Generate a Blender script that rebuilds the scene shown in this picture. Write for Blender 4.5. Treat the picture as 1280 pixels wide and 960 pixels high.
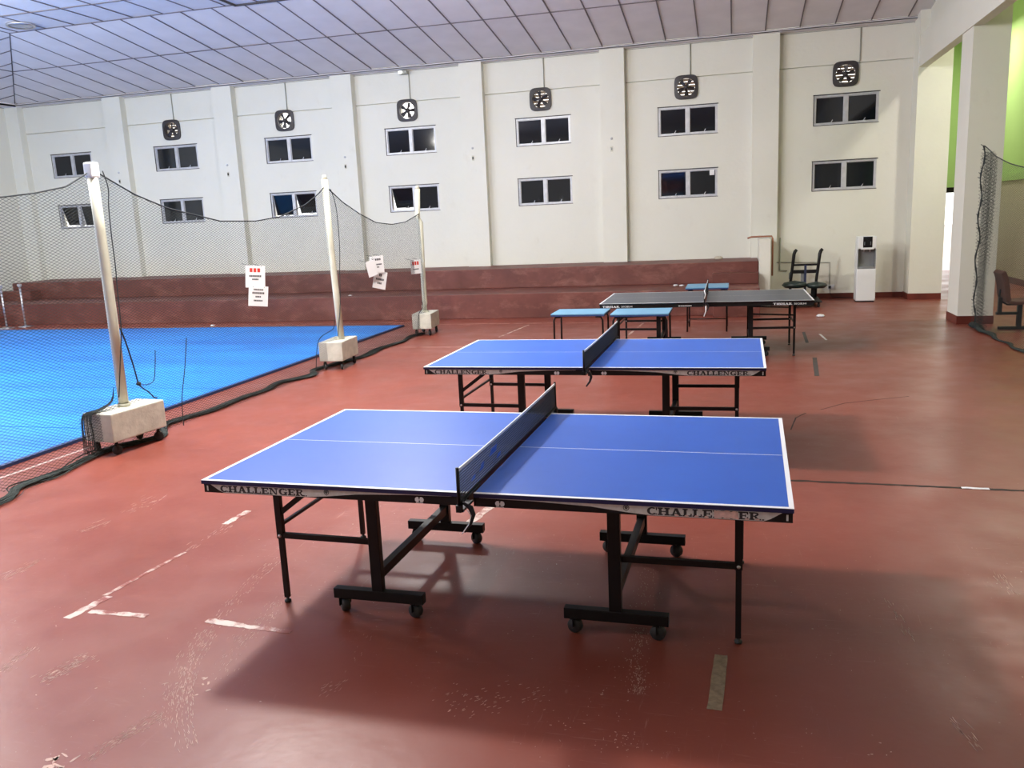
import bpy, bmesh, math, random
from mathutils import Vector, Matrix
random.seed(7)
for o in list(bpy.data.objects): bpy.data.objects.remove(o)
scene = bpy.context.scene
C = scene.collection
PI = math.pi

# ------------------------------------------------------------------ camera
F_PX, PITCH, ROLL, YAW, HCAM = 1045.19, 0.1948, -0.0459, 0.2658, 1.9407
cp, sp = math.cos(PITCH), math.sin(PITCH)
FW = Vector((-math.sin(YAW)*cp, math.cos(YAW)*cp, -sp))
RT = Vector((math.cos(YAW), math.sin(YAW), 0))
UP = RT.cross(FW)
R2 = RT*math.cos(ROLL) + UP*math.sin(ROLL)
U2 = -RT*math.sin(ROLL) + UP*math.cos(ROLL)
cam_d = bpy.data.cameras.new('camera'); cam = bpy.data.objects.new('camera', cam_d); C.objects.link(cam)
cam_d.sensor_width = 36.0; cam_d.lens = F_PX/1280*36
cam_d.clip_end = 200
M = Matrix((R2, U2, -FW)).transposed().to_4x4(); M.translation = Vector((0, 0, HCAM))
cam.matrix_world = M
scene.camera = cam

# ------------------------------------------------------------------ world, lights, exposure
scene.view_settings.view_transform = 'Standard'
scene.view_settings.look = 'None'
scene.view_settings.gamma = 1.0
scene.view_settings.use_curve_mapping = False
scene.view_settings.exposure = -0.10
w = bpy.data.worlds.new('world'); scene.world = w; w.use_nodes = True
w.node_tree.nodes['Background'].inputs[0].default_value = (1.0, 0.98, 0.95, 1)
w.node_tree.nodes['Background'].inputs[1].default_value = 3.0

def disk_light(name, loc, power, size, col=(1, 1, 1), rot=(0, 0, 0), spread=None):
    l = bpy.data.lights.new(name, 'AREA'); l.shape = 'DISK'; l.size = size; l.energy = power; l.color = col
    if spread: l.spread = spread
    o = bpy.data.objects.new(name, l); C.objects.link(o); o.location = loc; o.rotation_euler = rot
    return o
COOL = (1.0, 0.975, 0.93)
WARM = (1.0, 0.93, 0.80)
LAMPS = [(-4.4, 6.7, 4.9, 400, 'mat edge nearest the middle table'), (-10.5, 6.9, 4.9, 420, 'centre of the blue mat'),
         (-13.2, 9.2, 4.9, 300, 'far left of the blue mat'), (-4.6, 11.2, 5.4, 190, 'middle and far net poles'),
         (-5.0, 0.4, 4.9, 34, 'floor left of the camera'), (-10.5, 0.6, 4.9, 150, 'near left corner of the hall')]
def ceiling_fill(loc, power, r, col):
    l = bpy.data.lights.new('ceiling_fill_light', 'POINT'); l.shadow_soft_size = r; l.energy = power; l.color = col
    o = bpy.data.objects.new('ceiling_fill_light', l); C.objects.link(o); o.location = loc; return o
for lx, ly, lz, lp, _ in LAMPS:
    disk_light('ceiling_lamp_light', (lx, ly, lz), lp*0.45, 0.9, COOL)
    ceiling_fill((lx, ly, lz+0.05), lp*2.3, 0.22, COOL)  # point light added at each lamp to brighten the ceiling
disk_light('side_room_light', (4.60, 15.3, 5.62), 150, 0.4, WARM)
disk_light('side_room_light', (5.0, 22.5, 5.85), 110, 0.4, WARM)
disk_light('side_room_light', (4.9, 8.0, 5.85), 22, 0.4, WARM)

# ------------------------------------------------------------------ materials
def newmat(name):
    m = bpy.data.materials.new(name); m.use_nodes = True
    nt = m.node_tree; return m, nt, nt.nodes['Principled BSDF']
def mat(name, col, rough=0.5, metal=0.0, spec=0.5, noise=0.0, nscale=6.0, bump=0.0, bscale=60.0, emit=None, coat=0.0):
    m, nt, b = newmat(name)
    b.inputs['Roughness'].default_value = rough
    b.inputs['Metallic'].default_value = metal
    b.inputs['Specular IOR Level'].default_value = spec
    b.inputs['Coat Weight'].default_value = coat
    b.inputs['Base Color'].default_value = (*col, 1)
    if noise or bump:
        tc = nt.nodes.new('ShaderNodeTexCoord')
    if noise:
        n = nt.nodes.new('ShaderNodeTexNoise'); n.inputs['Scale'].default_value = nscale; n.inputs['Detail'].default_value = 6
        nt.links.new(tc.outputs['Object'], n.inputs['Vector'])
        r = nt.nodes.new('ShaderNodeMapRange'); r.inputs[1].default_value = 0.3; r.inputs[2].default_value = 0.7
        r.inputs[3].default_value = 1-noise; r.inputs[4].default_value = 1+noise
        nt.links.new(n.outputs['Fac'], r.inputs[0])
        v = nt.nodes.new('ShaderNodeVectorMath'); v.operation = 'SCALE'; v.inputs[0].default_value = col
        nt.links.new(r.outputs[0], v.inputs['Scale']); nt.links.new(v.outputs[0], b.inputs['Base Color'])
    if bump:
        n2 = nt.nodes.new('ShaderNodeTexNoise'); n2.inputs['Scale'].default_value = bscale; n2.inputs['Detail'].default_value = 4
        nt.links.new(tc.outputs['Object'], n2.inputs['Vector'])
        bp = nt.nodes.new('ShaderNodeBump'); bp.inputs['Strength'].default_value = bump; bp.inputs['Distance'].default_value = 0.01
        nt.links.new(n2.outputs['Fac'], bp.inputs['Height']); nt.links.new(bp.outputs[0], b.inputs['Normal'])
    if emit:
        b.inputs['Emission Color'].default_value = (*emit[0], 1); b.inputs['Emission Strength'].default_value = emit[1]
    return m

def ramp(nt, src, stops):
    r = nt.nodes.new('ShaderNodeValToRGB'); e = r.color_ramp.elements
    while len(e) < len(stops): e.new(0.5)
    for el, (p, c) in zip(e, stops):
        el.position = p; el.color = (*c, 1) if len(c) == 3 else c
    nt.links.new(src, r.inputs[0]); return r.outputs[0]
def mix(nt, fac, a, b):
    m = nt.nodes.new('ShaderNodeMix'); m.data_type = 'RGBA'
    if isinstance(fac, float): m.inputs[0].default_value = fac
    else: nt.links.new(fac, m.inputs[0])
    for i, s in ((6, a), (7, b)):
        if isinstance(s, tuple): m.inputs[i].default_value = (*s, 1)
        else: nt.links.new(s, m.inputs[i])
    return m.outputs[2]
def noise(nt, vec, scale, detail=5, rough=0.55, dist=0.0):
    n = nt.nodes.new('ShaderNodeTexNoise'); n.inputs['Scale'].default_value = scale; n.inputs['Detail'].default_value = detail
    n.inputs['Roughness'].default_value = rough; n.inputs['Distortion'].default_value = dist
    nt.links.new(vec, n.inputs['Vector']); return n.outputs['Fac']
def mapping(nt, vec, scale=(1, 1, 1), rot=(0, 0, 0)):
    m = nt.nodes.new('ShaderNodeMapping'); m.inputs['Scale'].default_value = scale; m.inputs['Rotation'].default_value = rot
    nt.links.new(vec, m.inputs['Vector']); return m.outputs[0]
def math_n(nt, op, a, b=None):
    m = nt.nodes.new('ShaderNodeMath'); m.operation = op
    for i, s in enumerate((a, b)):
        if s is None: continue
        if isinstance(s, (int, float)): m.inputs[i].default_value = s
        else: nt.links.new(s, m.inputs[i])
    return m.outputs[0]

def floor_material():
    m, nt, b = newmat('red_painted_floor')
    tc = nt.nodes.new('ShaderNodeTexCoord').outputs['Object']
    big = noise(nt, tc, 0.5, 4)
    c = ramp(nt, big, [(0.3, (0.190, 0.044, 0.028)), (0.7, (0.240, 0.060, 0.041))])
    # scuffs: fine pale scratches in two directions, gated by large patches
    patch = ramp(nt, noise(nt, tc, 0.7, 3, 0.5, 0.6), [(0.42, (0, 0, 0)), (0.66, (1, 1, 1))])
    v1 = mapping(nt, tc, (2.2, 26, 1), (0, 0, math.radians(35)))
    s1 = ramp(nt, noise(nt, v1, 2.5, 6, 0.7, 0.4), [(0.60, (0, 0, 0)), (0.76, (1, 1, 1))])
    v2 = mapping(nt, tc, (20, 2.0, 1), (0, 0, math.radians(15)))
    s2 = ramp(nt, noise(nt, v2, 2.5, 6, 0.7, 0.8), [(0.62, (0, 0, 0)), (0.78, (1, 1, 1))])
    sc = math_n(nt, 'MAXIMUM', s1, s2)
    sc = math_n(nt, 'MULTIPLY', sc, patch)
    sc = math_n(nt, 'MULTIPLY', sc, 0.5)
    c = mix(nt, sc, c, (0.62, 0.40, 0.34))
    # specks of chipped paint
    sp_ = ramp(nt, noise(nt, tc, 55, 2), [(0.72, (0, 0, 0)), (0.75, (1, 1, 1))])
    sp_ = math_n(nt, 'MULTIPLY', math_n(nt, 'MULTIPLY', sp_, patch), 0.8)
    c = mix(nt, sp_, c, (0.75, 0.68, 0.58))
    grime = ramp(nt, noise(nt, tc, 1.9, 6, 0.6), [(0.55, (0, 0, 0)), (0.8, (1, 1, 1))])
    c = mix(nt, math_n(nt, 'MULTIPLY', grime, 0.35), c, (0.16, 0.06, 0.04))
    nt.links.new(c, b.inputs['Base Color'])
    r = nt.nodes.new('ShaderNodeMapRange'); nt.links.new(noise(nt, tc, 2.2, 5), r.inputs[0])
    r.inputs[1].default_value = 0.3; r.inputs[2].default_value = 0.7; r.inputs[3].default_value = 0.30; r.inputs[4].default_value = 0.46
    nt.links.new(r.outputs[0], b.inputs['Roughness'])
    b.inputs['Specular IOR Level'].default_value = 0.36
    bp = nt.nodes.new('ShaderNodeBump'); bp.inputs['Strength'].default_value = 0.35; bp.inputs['Distance'].default_value = 0.006
    h = math_n(nt, 'ADD', noise(nt, tc, 5.0, 3), math_n(nt, 'MULTIPLY', noise(nt, tc, 90, 2), 0.03))
    nt.links.new(h, bp.inputs['Height']); nt.links.new(bp.outputs[0], b.inputs['Normal'])
    return m
def wall_material(name, c1, c2, stain=(0.42, 0.37, 0.27)):
    m, nt, b = newmat(name)
    tc = nt.nodes.new('ShaderNodeTexCoord').outputs['Object']
    c = ramp(nt, noise(nt, tc, 0.35, 5, 0.6), [(0.3, c1), (0.7, c2)])
    st = ramp(nt, noise(nt, mapping(nt, tc, (1.5, 1.5, 1)), 1.6, 8, 0.7), [(0.60, (0, 0, 0)), (0.85, (1, 1, 1))])
    c = mix(nt, math_n(nt, 'MULTIPLY', st, 0.28), c, stain)
    nt.links.new(c, b.inputs['Base Color'])
    b.inputs['Roughness'].default_value = 0.62
    bp = nt.nodes.new('ShaderNodeBump'); bp.inputs['Strength'].default_value = 0.35; bp.inputs['Distance'].default_value = 0.01
    nt.links.new(noise(nt, tc, 14, 5), bp.inputs['Height']); nt.links.new(bp.outputs[0], b.inputs['Normal'])
    return m
def tier_material():
    m, nt, b = newmat('worn_red_concrete')
    tc = nt.nodes.new('ShaderNodeTexCoord').outputs['Object']
    c = ramp(nt, noise(nt, tc, 1.6, 7, 0.65), [(0.35, (0.098, 0.024, 0.016)), (0.7, (0.160, 0.043, 0.032))])
    st = ramp(nt, noise(nt, mapping(nt, tc, (1, 1, 2.0)), 1.6, 9, 0.72, 0.3), [(0.50, (0, 0, 0)), (0.74, (1, 1, 1))])
    c = mix(nt, math_n(nt, 'MULTIPLY', st, 0.55), c, (0.36, 0.165, 0.125))
    nt.links.new(c, b.inputs['Base Color']); b.inputs['Roughness'].default_value = 0.55
    return m
def mat_mat_material():
    m, nt, b = newmat('blue_foam_mat')
    tc = nt.nodes.new('ShaderNodeTexCoord').outputs['Object']
    v = mapping(nt, tc, (0.35, 1.3, 1), (0, 0, math.radians(-14)))
    c = ramp(nt, noise(nt, v, 1.1, 6, 0.55, 0.5), [(0.3, (0.012, 0.14, 0.52)), (0.7, (0.020, 0.25, 0.72))])
    nt.links.new(c, b.inputs['Base Color']); b.inputs['Roughness'].default_value = 0.5
    b.inputs['Specular IOR Level'].default_value = 0.3
    bp = nt.nodes.new('ShaderNodeBump'); bp.inputs['Strength'].default_value = 0.4; bp.inputs['Distance'].default_value = 0.02
    nt.links.new(noise(nt, v, 1.4, 3), bp.inputs['Height']); nt.links.new(bp.outputs[0], b.inputs['Normal'])
    return m
def fade_line_material(name, col, thr=0.5, under=(0.235, 0.053, 0.034)):
    m, nt, b = newmat(name)
    tc = nt.nodes.new('ShaderNodeTexCoord').outputs['Object']
    f = ramp(nt, noise(nt, tc, 7, 8, 0.7), [(thr-0.05, (0, 0, 0)), (thr+0.06, (1, 1, 1))])
    nt.links.new(mix(nt, f, under, col), b.inputs['Base Color']); b.inputs['Roughness'].default_value = 0.35
    return m
def tabletop_material(name, c1, c2, rough):
    m, nt, b = newmat(name)
    tc = nt.nodes.new('ShaderNodeTexCoord').outputs['Object']
    c = ramp(nt, noise(nt, tc, 2.0, 6), [(0.3, c1), (0.7, c2)])
    sm = ramp(nt, noise(nt, mapping(nt, tc, (1, 3, 1), (0, 0, 0.4)), 3, 7, 0.7, 0.5), [(0.62, (0, 0, 0)), (0.8, (1, 1, 1))])
    c = mix(nt, math_n(nt, 'MULTIPLY', sm, 0.25), c, tuple(x*0.45 for x in c1))
    nt.links.new(c, b.inputs['Base Color'])
    b.inputs['Roughness'].default_value = rough; b.inputs['Specular IOR Level'].default_value = 0.35
    return m

MT = dict(
    floor=floor_material(),
    wall=wall_material('cream_wall_plaster', (0.68, 0.68, 0.60), (0.75, 0.745, 0.665)),
    wall_low=wall_material('beige_wall_plaster', (0.50, 0.44, 0.34), (0.56, 0.50, 0.40)),
    green=wall_material('lime_green_wall', (0.40, 0.60, 0.22), (0.45, 0.66, 0.26), (0.45, 0.55, 0.3)),
    tier=tier_material(),
    base=mat('dark_red_skirting', (0.12, 0.022, 0.015), 0.4, noise=0.25, nscale=4),
    ceil=mat('ceiling_board', (0.74, 0.72, 0.73), 0.85, noise=0.05, nscale=2.0),
    joint=mat('ceiling_joint', (0.05, 0.045, 0.05), 0.8),
    matm=mat_mat_material(),
    mat_edge=mat('mat_edge_navy', (0.008, 0.03, 0.12), 0.6),
    blue=tabletop_material('table_blue', (0.014, 0.085, 0.42), (0.019, 0.102, 0.48), 0.40),
    grey=tabletop_material('table_slate', (0.030, 0.040, 0.065), (0.040, 0.052, 0.080), 0.33),
    navy=mat('navy_edge', (0.008, 0.012, 0.075), 0.4),
    black=mat('black_steel', (0.005, 0.005, 0.006), 0.42, spec=0.3, noise=0.2, nscale=9),
    rubber=mat('black_rubber', (0.018, 0.018, 0.02), 0.6),
    white=mat('white_line', (0.80, 0.82, 0.84), 0.4),
    skirtwhite=mat('printed_white', (0.62, 0.63, 0.62), 0.4, noise=0.12, nscale=40),
    peel=mat('peeled_pink', (0.72, 0.50, 0.46), 0.6, noise=0.2, nscale=60),
    net=mat('net_cord_black', (0.012, 0.014, 0.022), 0.7),
    netblue=mat('net_cord_blue', (0.02, 0.12, 0.62), 0.6),
    safety=mat('safety_net_cord', (0.020, 0.026, 0.024), 0.8),
    safetyg=mat('gathered_net_green', (0.020, 0.028, 0.025), 0.9, noise=0.5, nscale=25, bump=1.0, bscale=80),
    rope=mat('dark_rope', (0.02, 0.025, 0.028), 0.8),
    pole=mat('cream_pole_paint', (0.55, 0.54, 0.43), 0.45, noise=0.08, nscale=8),
    conc=mat('cream_concrete', (0.52, 0.50, 0.42), 0.7, noise=0.14, nscale=10, bump=0.3, bscale=30),
    alu=mat('aluminium_frame', (0.52, 0.53, 0.55), 0.4, metal=0.2, noise=0.1, nscale=10),
    glass=mat('dark_tinted_glass', (0.004, 0.006, 0.010), 0.06, spec=0.5),
    bluetop=tabletop_material('light_blue_board', (0.13, 0.31, 0.48), (0.17, 0.38, 0.56), 0.45),
    chrome=mat('chrome', (0.6, 0.6, 0.62), 0.38, metal=1.0),
    whitepl=mat('white_plastic', (0.72, 0.74, 0.75), 0.35),
    greypl=mat('grey_plastic', (0.20, 0.21, 0.215), 0.4),
    gloss=mat('black_gloss', (0.008, 0.008, 0.010), 0.12),
    brown=mat('brown_fabric', (0.105, 0.038, 0.026), 0.85, noise=0.15, nscale=30),
    fan=mat('fan_dark_metal', (0.035, 0.030, 0.032), 0.5, noise=0.2, nscale=20),
    slat=mat('louvre_cream', (0.55, 0.44, 0.34), 0.5),
    paper=mat('white_paper', (0.80, 0.81, 0.82), 0.7),
    ink=mat('black_ink', (0.03, 0.03, 0.035), 0.7),
    red=mat('red_ink', (0.55, 0.04, 0.03), 0.7),
    copper=mat('copper_pipe', (0.42, 0.20, 0.13), 0.4, metal=0.5),
    pvc=mat('grey_green_conduit', (0.30, 0.31, 0.26), 0.5),
    tape=mat('worn_grey_tape', (0.25, 0.185, 0.115), 0.7, noise=0.25, nscale=30, bump=0.4, bscale=60),
    tape_dark=mat('dark_tape', (0.055, 0.045, 0.04), 0.6, noise=0.3, nscale=20),
    joint_black=mat('black_joint_filler', (0.02, 0.012, 0.010), 0.7, noise=0.4, nscale=15),
    ground=mat('outdoor_concrete', (0.55, 0.47, 0.45), 0.8, noise=0.1, nscale=1.5),
    fade=fade_line_material('faded_white_line', (0.62, 0.50, 0.44), 0.50),
    line=fade_line_material('thin_white_line', (0.55, 0.36, 0.30), 0.46),
    faint=fade_line_material('faint_worn_line', (0.36, 0.19, 0.15), 0.52),
    tbar=mat('dusty_t_bar', (0.16, 0.14, 0.15), 0.7),
    court=fade_line_material('court_white_line', (0.55, 0.42, 0.38), 0.34),
    scuff=mat('scraped_pale_paint', (0.50, 0.32, 0.26), 0.6, noise=0.3, nscale=20),
    tarp=mat('dark_green_vinyl', (0.018, 0.030, 0.028), 0.35, noise=0.3, nscale=12),
    bluebar=mat('dark_blue_bar', (0.02, 0.03, 0.08), 0.4),
    lampglass=mat('frosted_lamp_glass', (0.35, 0.35, 0.36), 0.2),
    lit=mat('lit_lamp_glass', (0.8, 0.8, 0.8), 0.3, emit=((0.93, 0.97, 1.0), 6.0)),
    darkhole=mat('dark_recess', (0.01, 0.01, 0.01), 0.9),
)

# ------------------------------------------------------------------ mesh helpers
class MB:
    def __init__(s): s.v = []; s.f = []; s.mi = []; s.sm = []
    def add(s, vs, fs, mi=0, smooth=False):
        n = len(s.v); s.v += [tuple(v) for v in vs]; s.f += [tuple(i+n for i in f) for f in fs]
        s.mi += [mi]*len(fs); s.sm += [smooth]*len(fs); return s
    def box(s, x0, x1, y0, y1, z0, z1, mi=0):
        vs = [(x, y, z) for z in (z0, z1) for y in (y0, y1) for x in (x0, x1)]
        return s.add(vs, [(0, 2, 3, 1), (4, 5, 7, 6), (0, 1, 5, 4), (2, 6, 7, 3), (0, 4, 6, 2), (1, 3, 7, 5)], mi)
    def bar(s, a, b, w, h, mi=0, up=(0, 0, 1)):
        a = Vector(a); b = Vector(b); d = (b-a).normalized(); up = Vector(up)
        if abs(d.dot(up)) > 0.98: up = Vector((0, 1, 0))
        r = d.cross(up).normalized(); u = r.cross(d)
        vs = [p + r*(sx*w/2) + u*(sz*h/2) for p in (a, b) for sx, sz in ((-1, -1), (1, -1), (1, 1), (-1, 1))]
        return s.add(vs, [(0, 1, 2, 3), (7, 6, 5, 4), (0, 4, 5, 1), (1, 5, 6, 2), (2, 6, 7, 3), (3, 7, 4, 0)], mi)
    def tube(s, pts, r, n=8, mi=0, caps=True, flat=1.0):
        pts = [Vector(p) for p in pts]; rs = r if isinstance(r, (list, tuple)) else [r]*len(pts)
        vs = []; fs = []; prev = None
        for i, p in enumerate(pts):
            d = (pts[min(i+1, len(pts)-1)] - pts[max(i-1, 0)]).normalized()
            if prev is None:
                ref = Vector((0, 0, 1)) if abs(d.z) < 0.9 else Vector((1, 0, 0))
                u = d.cross(ref).normalized()
            else:
                u = (prev - d*prev.dot(d)).normalized()
            prev = u; v = d.cross(u)
            for k in range(n):
                a = 2*PI*k/n; off = u*math.cos(a)*rs[i] + v*math.sin(a)*rs[i]
                if flat != 1.0: off.z *= flat
                vs.append(p+off)
        for i in range(len(pts)-1):
            for k in range(n):
                fs.append((i*n+k, i*n+(k+1) % n, (i+1)*n+(k+1) % n, (i+1)*n+k))
        if caps: fs.append(tuple(range(n))[::-1]); fs.append(tuple((len(pts)-1)*n+k for k in range(n)))
        return s.add(vs, fs, mi, True)
    def lathe(s, prof, c=(0, 0, 0), n=20, mi=0, axis='z', smooth=True):
        vs = []; fs = []
        for r, h in prof:
            for k in range(n):
                a = 2*PI*k/n; x, y = r*math.cos(a), r*math.sin(a)
                p = {'z': (x, y, h), 'y': (x, h, y), 'x': (h, x, y)}[axis]
                vs.append((p[0]+c[0], p[1]+c[1], p[2]+c[2]))
        for i in range(len(prof)-1):
            for k in range(n): fs.append((i*n+k, i*n+(k+1) % n, (i+1)*n+(k+1) % n, (i+1)*n+k))
        return s.add(vs, fs, mi, smooth)
    def prism(s, poly, d, axis='y', o=0.0, mi=0):
        # poly: 2D points, extruded by d along the axis from o
        def P(a, b, t): return {'y': (a, t, b), 'z': (a, b, t), 'x': (t, a, b)}[axis]
        n = len(poly); vs = [P(a, b, o) for a, b in poly] + [P(a, b, o+d) for a, b in poly]
        fs = [tuple(range(n))[::-1], tuple(range(n, 2*n))] + [(i, (i+1) % n, n+(i+1) % n, n+i) for i in range(n)]
        return s.add(vs, fs, mi)
    def build(s, name, mats, parent=None, loc=None, rz=0.0, bevel=0.0, recalc=True):
        me = bpy.data.meshes.new(name); me.from_pydata(s.v, [], s.f); me.update()
        if not isinstance(mats, (list, tuple)): mats = [mats]
        for m in mats: me.materials.append(m)
        me.polygons.foreach_set('material_index', s.mi); me.polygons.foreach_set('use_smooth', s.sm)
        if recalc or bevel:
            bm = bmesh.new(); bm.from_mesh(me)
            if recalc: bmesh.ops.recalc_face_normals(bm, faces=bm.faces)
            if bevel:
                es = [e for e in bm.edges if len(e.link_faces) == 2 and e.calc_face_angle(0) > 0.6]
                bmesh.ops.bevel(bm, geom=es, offset=bevel, segments=2, affect='EDGES', profile=0.6)
            bm.to_mesh(me); bm.free()
        o = bpy.data.objects.new(name, me); C.objects.link(o)
        if parent is not None: o.parent = parent
        if loc is not None: o.location = loc
        o.rotation_euler.z = rz
        return o
def tag(o, label=None, cat=None, group=None, kind=None):
    if label: o['label'] = label
    if cat: o['category'] = cat
    if group: o['group'] = group
    if kind: o['kind'] = kind
    return o
def thing(name, label, cat, loc=(0, 0, 0), rz=0.0, group=None):
    o = bpy.data.objects.new(name, None); C.objects.link(o); o.empty_display_size = 0.1
    o.location = loc; o.rotation_euler.z = rz
    return tag(o, label, cat, group)
def struct(o): o['kind'] = 'structure'; return o
def copy_tree(o, parent=None):
    c = o.copy(); C.objects.link(c); c.parent = parent
    for ch in list(kids.get(o.name, [])): copy_tree(ch, c)
    return c
kids = {}
def index_children():
    kids.clear()
    for o in bpy.data.objects:
        if o.parent: kids.setdefault(o.parent.name, []).append(o)

# ------------------------------------------------------------------ the hall
YW = 18.723; P = 3.1214; XL = -18.30; XR = 3.36; YB = -7.0; ZW = 5.36
m = MB(); m.box(XL-0.3, 6.3, YB-0.3, YW+0.30, -0.2, 0); m.box(3.93, 6.3, YW+0.30, 25.7, -0.2, 0); m.build('floor', MT['floor'])
struct(bpy.data.objects['floor'])
struct(MB().box(-30, 40, YW-30, 80, -0.30, -0.22).build('outdoor_ground', MT['ground']))

# back wall with window and fan openings
WX = [-16.607 + P*i for i in range(7)]
WZ = [3.810, 2.515]; WWID, WHEI = 1.22, 0.58
FZ = 4.475; FS = 0.196
holes = []
for x in WX:
    for z in WZ: holes.append((x-WWID/2, x+WWID/2, z-WHEI/2, z+WHEI/2))
for x in WX[1:]: holes.append((x-0.03-FS, x-0.03+FS, FZ-FS, FZ+FS))
DOOR = (4.02, 4.95, 0.0, 2.07)
def wall_holes(mb, x0, x1, z0, z1, y0, y1, holes):
    hs = [h for h in holes if h[0] < x1 and h[1] > x0 and h[2] < z1 and h[3] > z0]
    xs = sorted({x0, x1} | {v for h in hs for v in h[:2] if x0 < v < x1}); zs = sorted({z0, z1} | {v for h in hs for v in h[2:] if z0 < v < z1})
    inh = lambda x, z: any(h[0] < x < h[1] and h[2] < z < h[3] for h in hs)
    for i in range(len(xs)-1):
        # merge vertically
        j = 0
        while j < len(zs)-1:
            if inh((xs[i]+xs[i+1])/2, (zs[j]+zs[j+1])/2): j += 1; continue
            k = j
            while k+1 < len(zs)-1 and not inh((xs[i]+xs[i+1])/2, (zs[k+1]+zs[k+2])/2): k += 1
            mb.box(xs[i], xs[i+1], y0, y1, zs[j], zs[k+1]); j = k+1
m = MB()
wall_holes(m, XL-0.2, 3.95, 0, 4.655, YW, YW+0.22, holes)
wall_holes(m, XL-0.2, 3.95, 4.676, 6.3, YW, YW+0.22, holes)
m.box(XL-0.2, WX[1]-0.5, YW+0.05, YW+0.22, 4.655, 4.676)
xs = [WX[1]-0.5]
for x in WX[1:]:
    m.box(xs[-1], x-0.03-FS, YW+0.05, YW+0.22, 4.655, 4.676); xs.append(x-0.03+FS)
m.box(xs[-1], 3.95, YW+0.05, YW+0.22, 4.655, 4.676)
struct(m.build('wall_back', MT['wall'], recalc=False))
# far end of the side corridor, with the open doorway
YE = 25.5
DOOR = (5.10, 5.98, 0.0, 2.10)
m = MB(); wall_holes(m, 3.7, 6.3, 0, 6.4, YE, YE+0.2, [DOOR]); struct(m.build('wall_back', MT['green'], recalc=False))
struct(MB().box(3.75, 3.95, YW+0.08, YE, 0, 6.4).build('wall_left', MT['wall']))
m = MB(); m.box(5.06, 5.10, YE-0.04, YE+0.2, 0, 2.10); m.box(5.98, 6.02, YE-0.04, YE+0.2, 0, 2.10); m.box(5.06, 6.02, YE-0.06, YE+0.2, 2.10, 2.24)
d1 = struct(m.build('door_1', MT['gloss']))
m = MB(); m.box(0, 0.04, 0, 0.84, 0.02, 2.08); m.build('door_leaf', MT['greypl'], d1, loc=(5.06, YE+0.22, 0))

m = MB()
for k in range(-1, 6):
    xr = -14.783 + P*k
    m = MB(); m.box(xr-0.52, xr, YW-0.19, YW+0.01, 0, ZW)
    struct(m.build('pilaster', MT['wall']))
# left wall, rear wall
struct(MB().box(XL-0.2, XL, YB, YW, 0, 6.3).build('wall_left', MT['wall']))
struct(MB().box(XL-0.2, 6.3, YB-0.2, YB, 0, 6.4).build('wall_front', MT['wall']))
for y in (15.6, 12.5, 9.4):
    struct(MB().box(XL, XL+0.19, y-0.25, y+0.25, 0, ZW).build('pilaster', MT['wall']))
# right side: corner pillar, free pillars, header beam
PIL = [(3.33, 3.93, 18.20, YW+0.08), (3.365, 3.865, 14.42, 15.08), (3.365, 3.865, 6.2, 6.86), (3.365, 3.865, 0.2, 0.86), (3.365, 3.865, -6.0, -5.3)]
for i, (a, b, c, d) in enumerate(PIL):
    pl = struct(MB().box(a, b, c, d, 0, 6.3).build('pillar', MT['wall']))
    m = MB()
    if i == 0: m.box(a-0.012, b, c-0.012, c, 0, 0.12); m.box(a-0.012, a, c, YW, 0, 0.12)
    else: m.box(a-0.012, b+0.012, c-0.012, c, 0, 0.13); m.box(a-0.012, b+0.012, d, d+0.012, 0, 0.13); m.box(a-0.012, a, c, d, 0, 0.13); m.box(b, b+0.012, c, d, 0, 0.13)
    sk = struct(m.build('baseboard_right', MT['base']))
struct(MB().box(3.345, 3.50, YB, 18.35, 4.42, 5.0).build('beam', MT['wall']))
struct(MB().box(3.50, 3.62, YB, YW+0.05, 4.9, 6.4).build('wall_right', MT['wall']))
# side room
struct(MB().box(6.07, 6.27, YB, YE+0.1, 0, 2.29).build('wall_right', MT['wall_low']))
struct(MB().box(6.04, 6.27, YB, YE+0.1, 2.29, 2.45).build('trim_1', MT['green']))
struct(MB().box(6.08, 6.27, YB, YE+0.1, 2.45, 6.4).build('wall_right', MT['green']))
struct(MB().box(6.03, 6.07, YB, YE, 0, 0.13).build('baseboard_right', MT['base']))
struct(MB().box(3.60, 6.27, YB, YE+0.1, 6.3, 6.4).build('ceiling', MT['ceil']))
# skirting of the back wall
struct(MB().box(0.70, 3.33, YW-0.03, YW, 0, 0.11).build('baseboard_back', MT['base']))

# ------------------------------------------------------------------ ceiling
YF = 14.41; ZF = 5.963; ZS = 5.40; YS = 18.50; A = 4.31
def zslope(d): # d: distance from the wall
    d = min(max(d, 0.22), A)
    return ZS + (ZF-ZS)*(d-0.22)/(A-0.22)
m = MB()
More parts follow.
